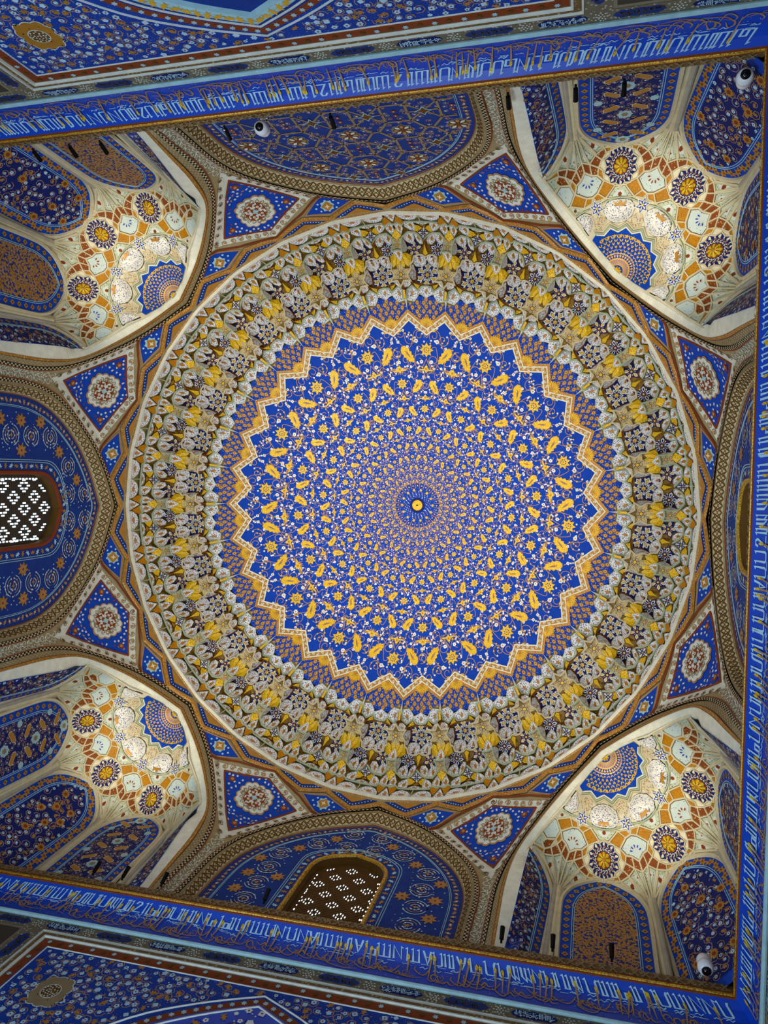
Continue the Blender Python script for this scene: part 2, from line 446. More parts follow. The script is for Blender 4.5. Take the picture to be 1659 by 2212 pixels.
def build_wall(ang):
    side = NAMES[ang]; rg = random.Random(ang + 500)
    w = root('wall_' + side, 'blue floral painted lower wall under the %s inscription frieze' % {'north': 'upper', 'south': 'bottom', 'east': 'right hand', 'west': 'far left'}[side], 'wall', None, 'structure', rz=math.radians(ang))
    mb = MB(); box(mb, (5.18, -5.48, -1.6), (5.5, 5.48, 8.3), 'plaster'); mb.obj('wall_slab', w)
    mb = MB(); fillrect(mb, WF, -3.0, 4.5, 3.0, 7.7, 'wall_blue', .004)
    mb.fill(WF, np.vstack([ARCH_LOW, [(2.0, 4.5), (-2.0, 4.5)]]), 'frieze_blue' if side != 'north' else 'deep_blue', .008, c=(0, 5.2)); mb.obj('painted_field', w)
    # cartouche band
    mb = MB(); fillrect(mb, WF, -5.1, 7.98, 5.1, 8.17, 'cartouche_ground', .005)
    for s in (-1, 1): fillrect(mb, WF, s * 3.2, 4.5, s * 3.46, 7.98, 'cartouche_ground', .005); fillrect(mb, WF, s * 3.5, 4.5, s * 5.1, 7.93, 'slate', .005)
    mb.obj('cartouche_band', w)
    for k in range(-6, 7):
        cartouche(WF, (.04 + k * .735, 8.078), .5, .135, rg, k % 2 == 0, w)
    VF = lambda P, o: WF(P[:, ::-1], o)
    for s in (-1, 1):
        for k in range(2): cartouche(VF, (7.62 - k * .75, s * 3.33), .5, .16, rg, k % 2 == 1, w)
    mb = MB()
    for k in range(-6, 6):                                  # rosettes of dots between the cartouches
        c = (.04 + (k + .5) * .735, 8.078)
        for r, n in ((.0, 1), (.035, 6), (.065, 8)):
            for j in range(n): mb.fill(WF, xf(disc(.011, 5), (c[0] + r * math.cos(j * 2 * PI / n), c[1] + r * math.sin(j * 2 * PI / n))), 'scroll_white', .008)
    mb.obj('dot_rosettes', w, 'stuff')
    # mouldings round the big frame, each one a bar
    for off, hw, ht, col, nm in ((0.0, .012, .02, 'scroll_white', 'white_moulding'), (.05, .034, .012, 'strip_brown', 'brown_moulding'), (.098, .016, .024, 'scroll_white', 'white_moulding'),
                                 (.19, .066, .008, 'rust', 'flower_moulding'), (.27, .008, .014, 'scroll_white', 'white_moulding')):
        mb = MB(); a = 3.18 - off; h = 7.965 - off
        mb.bar(WF, [(-a, 4.5), (-a, h), (a, h), (a, 4.5)], hw, ht, col)
        if nm == 'flower_moulding':
            for k in range(40):
                c = (-a + .05 + k * (2 * a - .1) / 39, h); mb.fill(WF, xf(petals(6, .035, .6, 2), c), 'turquoise' if k % 2 else 'umber', .016, c=c)
            for s in (-1, 1):
                for k in range(12):
                    c = (s * a, h - .15 - k * .16); mb.fill(WF, xf(petals(6, .035, .6, 2), c), 'turquoise' if k % 2 else 'umber', .016, c=c)
        mb.obj(nm, w)
    # pointed arch band
    mb = MB(); mb.bar(WF, ARCH_LOW, .06, .012, 'rust')
    for p in resample(ARCH_LOW, 60): mb.fill(WF, xf(petals(6, .036, .6, 2), p), 'turquoise', .016, c=p)
    mb.obj('arch_flower_band', w)
    for sc, hw, col in ((1.09, .008, 'scroll_white'), (.93, .012, 'scroll_white')):
        mb = MB(); q = ARCH_LOW.copy(); q[:, 0] *= sc if sc > 1 else .955; q[:, 1] += .085 if sc > 1 else -.085
        mb.bar(WF, q, hw, .02, col); mb.obj('arch_white_moulding', w)
    if side == 'north':
        mb = MB(); q = ARCH_LOW * [.9, 1] - [0, .2]; mb.bar(WF, q, .075, .03, 'turquoise')
        Q = resample(q, 70)
        for i, p in enumerate(Q): mb.fill(WF, xf(ACAN, p, .11, i * .7), 'gold', .034)
        mb.obj('arch_leaf_band', w); mb = MB(); q = ARCH_LOW * [.86, 1] - [0, .31]; mb.bar(WF, q, .02, .05, 'turquoise'); mb.obj('arch_white_moulding', w)
    # medallions
    for s in (-1, 1):
        mb = MB(); c = (s * 2.33, 7.02)
        mb.fill(WF, xf(scalloped(.225, .255, 10), c), 'scroll_white', .008, c=c); mb.fill(WF, xf(scalloped(.213, .243, 10), c), 'dark_gold' if side != 'south' else 'dull_tan', .010, c=c)
        mb.fill(WF, xf(disc(.115, 20), c), 'scroll_white', .012); mb.fill(WF, xf(disc(.105, 20), c), 'umber', .014)
        for q in scatter(xf(disc(.1, 12), c), 26, .026, rg): mb.fill(WF, xf(disc(.011, 5), q), 'scroll_white', .016)
        mb.obj('medallion', w)
    # painted flowers of the field
    mb = MB()
    L_ = ARCH_LOW[ARCH_LOW[:, 0] <= 0]; cut = L_ * [1.13, 1] + [0, .13]; cut = cut[cut[:, 1] > 6.0]
    for s in (-1, 1):
        poly = np.vstack([[(-2.85, 6.0), (-2.85, 7.66), (0, 7.66)], cut[::-1]]) * [s, 1]
        floral(mb, WF, poly, rg, 210, .085, .034, 'ice', 'dark_gold', 'tan', [(s * 2.33, 7.02, .24)], .006, .0045)
    if side == 'south':
        poly = np.vstack([ARCH_LOW[ARCH_LOW[:, 1] > 5.9] * [.88, 1] - [0, .12]]); floral(mb, WF, poly, rg, 150, .1, .04, 'white', 'dark_gold', 'deep_blue', (), .012, .004)
    mb.obj('painted_flowers', w, 'stuff')
    return w

for ang in (-90, 90, 0): WALL = build_wall(ang)
w_ = dup(WALL, PI, 'blue floral painted lower wall at the far left, under its inscription frieze'); w_.name = 'wall_west'

# ------------------------------------------------------------------ inscription frieze, one per side
PROF = np.array([(5.165, 8.20), (5.158, 8.36), (5.128, 8.51), (5.07, 8.615), (5.0, 8.68)])
def frieze(P, o):
    t = np.clip(P[:, 1], 0, 1) * 4; d = np.interp(t, range(5), PROF[:, 0]); h = np.interp(t, range(5), PROF[:, 1])
    return np.c_[d - o * .85, P[:, 0] * d / 5.0, h - o * .5]

S_ = [(-.13, .88), (0, 1)]
GLY = [(.62, [S_ + [(0, .08), (.08, 0), (.52, 0), (.6, .08), (.6, 1), (.48, .9)]]), (.62, [S_ + [(0, .08), (.08, 0), (.52, 0), (.6, .08), (.6, .8), (.72, 1)]]), (.12, [S_ + [(0, 0)]]), (.4, [S_ + [(0, 0)], [(.15, .88), (.28, 1), (.28, 0), (-.1, 0)]]),
       (.9, [S_ + [(0, 0), (.85, 0), (.85, 1), (.73, .88)], [(.3, .88), (.42, 1), (.42, 0)]]),
       (.7, [[(0, .0), (0, 1), (.6, .05), (.6, 1), (.72, .9)]]),
       (.75, [[(.0, .75), (.12, .97), (.4, .97), (.5, .78), (.05, .06), (.75, .06)]]),
       (.62, [[(0, 1), (.12, .5), (.3, 0), (.48, .5), (.6, 1)], [(.12, .5), (.48, .5)]]),
       (.75, [S_ + [(0, 0), (.7, 0), (.7, .42), (.35, .42), (.35, 0)]]),
       (.7, [[(0, 1), (0, .3), (.3, 0), (.3, 1)], [(.3, .3), (.6, 0), (.6, 1), (.5, .9)]])]
GLW = [5, 4, 4, 5, 4, 2, 1, 1, 2, 2]

def build_frieze(ang):
    side = NAMES[ang]; rg = random.Random(ang + 77)
    r = root('trim_%d' % {-90: 1, 0: 2, 90: 3, 180: 4}[ang], 'blue cove frieze with pale angular and gilded cursive script along the %s of the hall' % {'north': 'top', 'south': 'bottom', 'east': 'right side', 'west': 'far left'}[side], 'frieze', None, 'structure', rz=math.radians(ang))
    mb = MB(); U = np.linspace(-5, 5, 31); T = np.linspace(0, 1, 9)
    G = np.array([frieze(np.c_[U, np.full(31, t)], np.zeros(31)) for t in T]); mb.grid(G, 'frieze_blue'); mb.obj('blue_cove', r)
    mb = MB(); tube(mb, (5.15, -5.15, 8.185), (5.15, 5.15, 8.185), .028, .028, 'turquoise', 8); mb.obj('turquoise_moulding', r)
    f = lambda P, o: np.c_[5.0 - o, P[:, 0], P[:, 1]]
    mb = MB(); mb.bar(f, [(-5, 8.69), (5, 8.69)], .011, .016, 'rust'); mb.obj('rust_fillet', r)
    mb = MB(); mb.bar(f, [(-5, 8.728), (5, 8.728)], .027, .022, 'crackle_gold'); mb.obj('gilded_moulding', r)
    mb = MB(); mb.bar(f, [(-5, 8.765), (5, 8.765)], .010, .016, 'rust'); mb.obj('rust_fillet', r)
    # openwork strip above the gilding
    mb = MB(); mb.add([(5.005, -5, 8.77), (5.005, 5, 8.77), (5.02, 5, 8.95), (5.02, -5, 8.95)], [(0, 1, 2, 3)], 'strip_brown')
    mb.add([(5.02, -5, 8.95), (5.02, 5, 8.95), (5.6, 5.6, 8.95), (5.6, -5.6, 8.95)], [(0, 1, 2, 3)], 'strip_brown')
    for k in range(84):
        u = -4.95 + k * .118
        mb.rib(f, [(u, 8.81), (u + .075, 8.91)], .010, 'dull_tan', .004); mb.rib(f, [(u + .075, 8.81), (u, 8.91)], .010, 'dull_tan', .006)
    mb.obj('openwork_strip', r)
    # angular letters, each one a part
    u = -4.85
    while u < 4.8:
        w, st = rg.choices(GLY, GLW)[0]; g = rg.uniform(.14, .17); mb = MB()
        y0, y1 = (.56, .88)
        for q in st: mb.rib(frieze, [(u + (w - x) * g, y0 + y * (y1 - y0)) for x, y in q], .0125, 'ice', .007)
        for _ in range(rg.randint(1, 3)):
            x = u + rg.uniform(0, w) * g; y = rg.uniform(.44, .54)
            if rg.random() < .5: mb.rib(frieze, [(x, y), (x + .03, y - .04), (x + .06, y), (x + .09, y - .03)], .006, 'ice', .007)
            else: mb.rib(frieze, [(x, y), (x + .09, y)], .006, 'ice', .007)
        mb.obj('angular_letter', r); u += (w + rg.uniform(.12, .35)) * g
    # tall gilded stems of the cursive line
    u = -4.7
    while u < 4.7:
        for _ in range(rg.choice((1, 1, 2, 3, 4))):
            mb = MB(); b = rg.uniform(.16, .34); t = rg.uniform(.70, .84); l = rg.uniform(-.05, .02) * (3 if rg.random() < .07 else 1); tt = .13
            P = [(u + l * 0 - .004, b), (u + l - .013, t - tt), (u + l - .017, t - .05), (u + l, t), (u + l + .015, t - .05), (u + l + .011, t - tt), (u + .004, b)]
            mb.add(frieze(np.array(P), np.full(7, .013)), [(0, 1, 5, 6), (1, 2, 4, 5), (2, 3, 4)], 'tan')
            mb.add(frieze(np.array(P[1:6]), np.full(5, .016)), [(0, 1, 3, 4), (1, 2, 3)], 'bright_gold')
            mb.obj('gilded_stem', r); u += rg.uniform(.05, .085)
        u += rg.uniform(.1, .32)
    # cursive line and its dots: too fine to pick apart
    mb = MB(); u = -4.8
    while u < 4.8:
        k = rg.random(); y = rg.uniform(.2, .36); s = rg.uniform(.7, 1.3)
        if k < .35: Q = smooth([(u, y + .1), (u + .05 * s, y - .05), (u + .12 * s, y - .06), (u + .2 * s, y + .03), (u + .19 * s, y + .1)], 3)
        elif k < .6: Q = smooth([(u, y), (u + .04, y + .12), (u + .09, y + .08), (u + .07, y - .02), (u - .03, y - .06)], 3)
        elif k < .85: Q = smooth([(u, y), (u + .06, y - .04), (u + .1, y + .03), (u + .14, y - .04), (u + .2, y + .02)], 3)
        else: Q = smooth([(u, y - .05), (u + .15, y - .09), (u + .35, y - .04), (u + .42, y + .06)], 3)
        mb.rib(frieze, Q, [.004, .010, .009, .004], 'tan', .010); u += rg.uniform(.05, .13)
        for _ in range(3): mb.fill(frieze, xf(disc(.008, 4), (u + rg.uniform(-.1, .1), rg.uniform(.1, .5))), rg.choice(('tan', 'turquoise')), .008)
        if rg.random() < .25: mb.rib(frieze, xf(spiral(.06, 1.2, 10, rg.uniform(0, 6)) * [1, 1.6], (u, .28)), .004, 'tan', .008)
    mb.obj('cursive_script', r, 'stuff')
    return r
for ang in (-90, 90, 0): FR = build_frieze(ang)
f_ = dup(FR, PI, 'blue cove frieze with pale angular and gilded cursive script along the far left of the hall'); f_.name = 'trim_4'

# ------------------------------------------------------------------ the eight great arches (local frame: outward axis +x)
OUT_H = smooth([(2.02, 8.9), (2.02, 9.5), (2.02, 10.2), (1.9, 10.75), (1.66, 11.18), (1.34, 11.56), (.96, 11.93), (.5, 12.23), (0, 12.47)], 4)
LUN_H = smooth([(1.8, 8.9), (1.8, 9.6), (1.79, 10.2), (1.71, 10.62), (1.5, 11.06), (1.13, 11.50), (.72, 11.80), (.45, 11.94), (0, 12.13)], 4)
GOL_H = smooth([(1.77, 8.9), (1.77, 9.6), (1.76, 10.2), (1.67, 10.74), (1.5, 11.06), (1.2, 11.36), (.9, 11.60), (.55, 11.82), (0, 12.08)], 4)
def both(H):
    H = np.asarray(H); return np.vstack([H, (H * [-1, 1])[::-1][1:]])
NB = 161
OUT = resample(both(OUT_H), NB); LUN = resample(both(LUN_H), NB); GOL = resample(both(GOL_H), NB)
LEN = length(OUT)
# pair points by height from each side so the bands keep even width
def band(A, dA, B, dB):
    SA = np.linspace(0, LEN, NB)
    def f(P, o):
        s = np.clip(P[:, 0], 0, LEN); w = P[:, 1]
        a = np.c_[np.interp(s, SA, A[:, 0]), np.interp(s, SA, A[:, 1])]; b = np.c_[np.interp(s, SA, B[:, 0]), np.interp(s, SA, B[:, 1])]
        q = a + (b - a) * w[:, None]; d = dA + (dB - dA) * w
        return np.c_[d - o, q[:, 0] * (1 - o * .3), q[:, 1] - o * .3]
    return f
def mixc(A, B, t): return A + (B - A) * t
def strip(mb, f, w0, w1, name, off=0.0, n=NB):
    S = np.linspace(0, LEN, n)
    mb.grid(np.array([f(np.c_[S, np.full(n, w)], np.full(n, off)) for w in (w0, w1)]), name)
def lattice(mb, f, w0, w1, n, hw, name, off, skew=1.0):
    st = LEN / n
    for k in range(n):
        s = k * st
        for d in (1, -1):
            a, b = (s, s + st * skew) if d > 0 else (s + st * skew, s)
            mb.rib(f, [(a, w0), ((a + b) / 2, (w0 + w1) / 2), (b, w1)], hw, name, off + (.001 if d > 0 else 0))
def checker(mb, f, n, off):
    strip(mb, f, 0, 1, 'soffit_cream', off); st = LEN / n
    for k in range(n):
        for j in range(2):
            s = (k + j * .5) * st
            V = f(np.array([(s, j * .5), (s + st * .5, j * .5), (s + st * .5, j * .5 + .5), (s, j * .5 + .5)]), np.full(4, off + .004)); mb.add(V, [(0, 1, 2, 3)], 'black')

def arch_common(r, inner, d_in, t_face):
    """the checker band and the two lattice bands between the outer arch line and the inner one"""
    c1 = mixc(OUT, inner, .22); c2 = mixc(OUT, inner, t_face)
    f = band(OUT, 5.135, c1, 5.135); mb = MB(); checker(mb, f, 118, .02); mb.obj('checker_band', r)
    f = band(OUT, 5.13, mixc(OUT, inner, -.07), 5.13); mb = MB(); strip(mb, f, 0, 1, 'rust', .018); mb.obj('rust_fillet', r)
    f = band(c1, 5.14, c2, 5.14); mb = MB(); strip(mb, f, 0, 1, 'face_tan'); lattice(mb, f, 0, 1, 110, .009, 'dull_tan', .003, 2.0)
    strip(mb, f, 0, .05, 'umber', .005); strip(mb, f, .93, 1, 'umber', .005); mb.obj('lattice_face', r)
    return c2

def lunette_field(H, inset):
    P = resample(both(H), 60); c = np.array([0, 9.6]); return (P - c) * [1 - inset / 1.8, 1 - inset / 2.6] + c

def build_axial(ang):
    side = NAMES[ang]; rg = random.Random(ang + 31)
    where = {'north': 'holding the star lattice lunette, under the top frieze', 'south': 'round the dark grille window, over the bottom frieze', 'east': 'seen nearly edge on beside the right hand frieze', 'west': 'round the bright pierced window at the left'}[side]
    r = root('pointed_arch', 'pointed arch with lattice bands ' + where, 'arch', 'pointed arches under the dome', None, rz=math.radians(ang))
    c2 = arch_common(r, LUN, 5.3, .5)
    f = band(c2, 5.14, LUN, 5.30); mb = MB(); strip(mb, f, 0, 1, 'soffit_cream'); lattice(mb, f, .02, .72, 74, .011, 'umber', .004, 1.0); lattice(mb, f, .02, .72, 74, .009, 'umber', .004, 2.0)
    for w in (.78, .86): strip(mb, f, w, w + .03, 'umber', .005)
    strip(mb, f, .92, 1, 'rust', .006); mb.obj('lattice_soffit', r)
    LF = face_at(5.30); P = resample(both(LUN_H), 80)
    mb = MB(); mb.fill(LF, P, 'deep_blue', 0, c=(0, 9.8)); 
    if side in ('south', 'west', 'east'):
        mb = MB(); WIN = both(WIN_H); n = 80; a = resample(both(LUN_H), n); b = resample(WIN, n)
        mb.grid(np.array([LF(a, np.zeros(n)), LF(b, np.zeros(n))]), 'deep_blue')
    mb.obj('lunette_panel', r)
    mb = MB()
    Q = lunette_field(LUN_H, .13)
    for off, hw in ((0, .006), (.022, .004)): mb.bar(LF, lunette_field(LUN_H, .16 + off), hw, .006, 'turquoise')
    mb.obj('white_border_line', r)
    mb = MB()
    for i, p in enumerate(resample(lunette_field(LUN_H, .085), 84)):
        mb.fill(LF, xf(ACAN, p, .085, i * .9), 'dark_gold' if i % 2 else 'tan', .005)
        if i % 2: blossom(mb, LF, p, .018, 'scroll_white', None, 5, .007)
    mb.obj('border_scroll', r, 'stuff')
    if side == 'north':
        IN = lunette_field(LUN_H, .2)
        mb = MB()
        def inr(q): return inside(q, IN) and q[1] > 8.95
        def seg(a, b, hw=.017):
            Q = [q for q in dense([a, b], .05) if inr(q)]
            if len(Q) > 1: mb.rib(LF, Q, hw, 'dull_tan', .006)
        for j in range(-2, 3):
            for i in range(-3, 4):
                c = np.array([i * .76 + .04, 10.3 + j * .95]); V = [c + np.array(q) for q in ((.33, 0), (.17, .25), (-.17, .25), (-.33, 0), (-.17, -.25), (.17, -.25))]
                for k in range(6): seg(V[k], V[(k + 1) % 6])
                seg(V[1], c + [.17, .70]); seg(V[2], c + [-.17, .70]); seg(V[0], c + [.43, 0])
                seg(V[1], c + [.59, .70], .013); seg(c + [.59, .25], c + [.17, .70], .013); seg(c + [.17, .475], c + [.59, .475], .013)
        mb.obj('lattice_strapwork', r)
        for j in range(-2, 3):
            for i in range(-3, 4):
                c = (i * .76 + .04, 10.3 + j * .95)
                if inr(c):
                    m2 = MB(); m2.fill(LF, xf(petals(8, .185, .82, 4), c), 'blue', .004); m2.fill(LF, xf(petals(8, .165, .82, 4), c), 'dull_tan', .008); m2.fill(LF, xf(petals(8, .145, .8, 4), c), 'slate', .010)
                    for k in range(8): m2.fill(LF, xf(PETAL * [1, 1.3], (c[0] + .04 * math.cos(k * PI / 4), c[1] + .04 * math.sin(k * PI / 4)), .10, k * PI / 4), 'scroll_white' if k % 2 else 'tan', .012)
                    m2.fill(LF, xf(star(4, .07, .025), c), 'rust', .014); m2.obj('flower_medallion', r)
                c = (c[0] + .38, c[1] + .475)
                if inr(c):
                    m2 = MB(); m2.fill(LF, xf(star(4, .125, .06, PI / 2), c), 'turquoise', .010); m2.fill(LF, xf(star(4, .095, .045, PI / 2), c), 'umber', .013)
                    m2.fill(LF, xf(disc(.02, 6), c), 'rust', .015); m2.obj('lattice_star', r)
                for e in (-.06, .06):
                    q = (c[0] - .38, c[1] + e)
                    if inr(q):
                        m2 = MB(); blossom(m2, LF, q, .042, 'rust', 'white', 8, .008); m2.obj('rust_rosette', r)
        mb = MB(); floral(mb, LF, IN, rg, 520, .06, .015, 'ice', 'tan', 'tan', (), .003, .0035, 4); mb.obj('painted_flowers', r, 'stuff')
    else:
        IN = lunette_field(LUN_H, .22); WB = both(WIN_H) * [1.5, 1]
        def okp(q): return inside(q, IN) and not (abs(q[0]) < .93 and q[1] < 11.15 - .45 * max(0, abs(q[0]) - .25)) and q[1] > 8.95
        for j in range(-3, 5):
            for i in range(-4, 5):
                c = (i * .47, 10.18 + j * .445)
                if okp(c) and (i + j) % 2 == 0 or okp(c) and abs(i) > 2:
                    m2 = MB(); m2.fill(LF, xf(star(8, .125, .07, .2), c), 'dark_gold', .006); m2.fill(LF, xf(star(8, .065, .045, .2), c), 'tan', .008); m2.fill(LF, xf(disc(.022, 6), c), 'rust', .010); m2.obj('gold_star_flower', r)
        mb = MB()
        for j in range(-3, 5):
            for i in range(-5, 5):
                c = (i * .47 + .235, 10.18 + (j + .5) * .445)
                if not okp(c): continue
                for k in range(3):
                    rr = .07 + .05 * k; t = np.linspace(.35, PI - .35, 8)
                    for sgn in (1, -1): mb.rib(LF, np.c_[c[0] + rr * np.cos(t), c[1] + sgn * rr * np.sin(t)], .006, 'ice' if k != 1 else 'tan', .006)
                    for m_ in range(5):
                        a = rg.uniform(0, 6.28); q = (c[0] + rr * math.cos(a), c[1] + rr * math.sin(a)); blossom(mb, LF, q, .016, 'scroll_white', None, 4, .008)
                mb.fill(LF, xf(BIRD, c, .09), 'dark_gold', .009)
        reg = [q for q in scatter(IN, 420, .06, rg) if okp(q)]
        for q in reg: blossom(mb, LF, q, .013, rg.choice(('ice', 'scroll_white', 'tan')), None, 4, .005)
        mb.obj('painted_flowers', r, 'stuff')
        for sc, nm in ((1.36, 'turquoise'), (1.42, 'turquoise')):
            mb = MB(); q = both(WIN_H) * [sc, 1] + [0, (sc - 1) * .55]; mb.bar(LF, q, .006, .006, nm); mb.obj('white_border_line', r)
        mb = MB()
        for i, p in enumerate(resample(both(WIN_H) * [1.24, 1] + [0, .13], 46)): mb.fill(LF, xf(ACAN, p, .09, i * .9), 'dark_gold' if i % 2 else 'ice', .006)
        mb.obj('border_scroll', r, 'stuff')
        build_window(ang, side)

WIN_H = smooth([(.56, 8.9), (.56, 9.6), (.56, 10.3), (.54, 10.66), (.42, 10.86), (.25, 10.97), (0, 11.06)], 3)
def build_window(ang, side):
    lab = {'south': 'arched window with a dark brick grille pierced by small bright holes, bottom arch', 'west': 'arched window with a bright pierced grille in the left arch', 'east': 'arched window in the right arch, seen edge on above the frieze'}[side]
    r = root('window_%d' % {'south': 1, 'west': 2, 'east': 3}[side], lab, 'window', None, 'structure', rz=math.radians(ang))
    LF = face_at(5.30); W = both(WIN_H); n = len(W)
    mb = MB(); mb.bar(LF, W * [1.06, 1] + [0, .035], .035, .03, 'rust' if side == 'west' else 'crackle_gold'); mb.obj('frame', r)
    mb = MB(); mb.grid(np.array([LF(W, np.zeros(n)), LF(W, np.full(n, -.16))]), 'umber'); mb.obj('reveal', r)
    G = face_at(5.44); top = lambda u: float(np.interp(abs(u), WIN_H[::-1][:, 0], WIN_H[::-1][:, 1]))
    mb = MB(); fillrect(mb, G, -.6, 8.9, .6, 11.1, 'brick_dark'); grille = mb.obj('grille', r)
    mb = MB()
    for k in range(56):
        fillrect(mb, G, -.57, 8.92 + k * .04, .57, 8.945 + k * .04, 'umber' if side == 'south' else 'slate', .004)
    mb.obj('brick_courses', grille, 'stuff')
    sw, sh = (.0072, .019) if side == 'south' else (.0125, .036)
    pitch_u, pitch_h = (.040, .062) if side == 'south' else (.045, .098)
    SL = [(-2, 0), (2, 0), (-1, -.55), (-1, .55), (1, -.55), (1, .55), (0, -1), (0, 1)] if side == 'south' else [(-2, 0), (2, 0), (-1, -.5), (-1, .5), (1, -.5), (1, .5), (0, -1), (0, 1)]
    mb = MB()
    def slot(u, h, a, b):
        if abs(u) + a < .53 and h + b < top(u) - .03 and h > 8.92: fillrect(mb, G, u - a, h - b, u + a, h + b, 'sky_glow', .008)
    for j in range(9):
        for i in range(-4, 5):
            cu, ch = i * .37 + (.185 if j % 2 else 0) + .01, 8.98 + j * .235
            for du, dh in SL: slot(cu + du * pitch_u, ch + dh * pitch_h, sw, sh)
    for k in range(26):
        for s in (-1, 1): slot(s * .49, 8.95 + k * (.075 if side == 'west' else .105), .012 if side == 'west' else .007, .024 if side == 'west' else .016)
    mb.obj('bright_openings', r, 'stuff')

for ang in (-90, 90, 0, 180): build_axial(ang)

# ------------------------------------------------------------------ net of spandrels between the arches and the dome rim (local frame: corner axis +x)
mat('scroll_ground', '#a3946c', .65, vary=.15)
RVH = np.array([8.0, 10.96, 11.4, 11.9, 12.26, 12.5, 12.62]); RVR = np.array([5.563, 5.563, 5.47, 5.30, 5.15, 5.055, 5.0])
DG = PI / 180 * 5.3
def spand(P, o):
    ph = P[:, 0] / 5.3; h = P[:, 1]
    r = np.minimum(5.14 / np.cos(PI / 8 - np.abs(ph)), np.interp(h, RVH, RVR)) - o * 1.7
    return np.c_[r * np.cos(ph), r * np.sin(ph), h]
def dg(L): return np.array([(a * DG, h) for a, h in L], float)
def sym(L):
    """closed outline from its right half, listed bottom to top"""
    return dg(L + [(-a, h) for a, h in L[::-1] if abs(a) > .01])

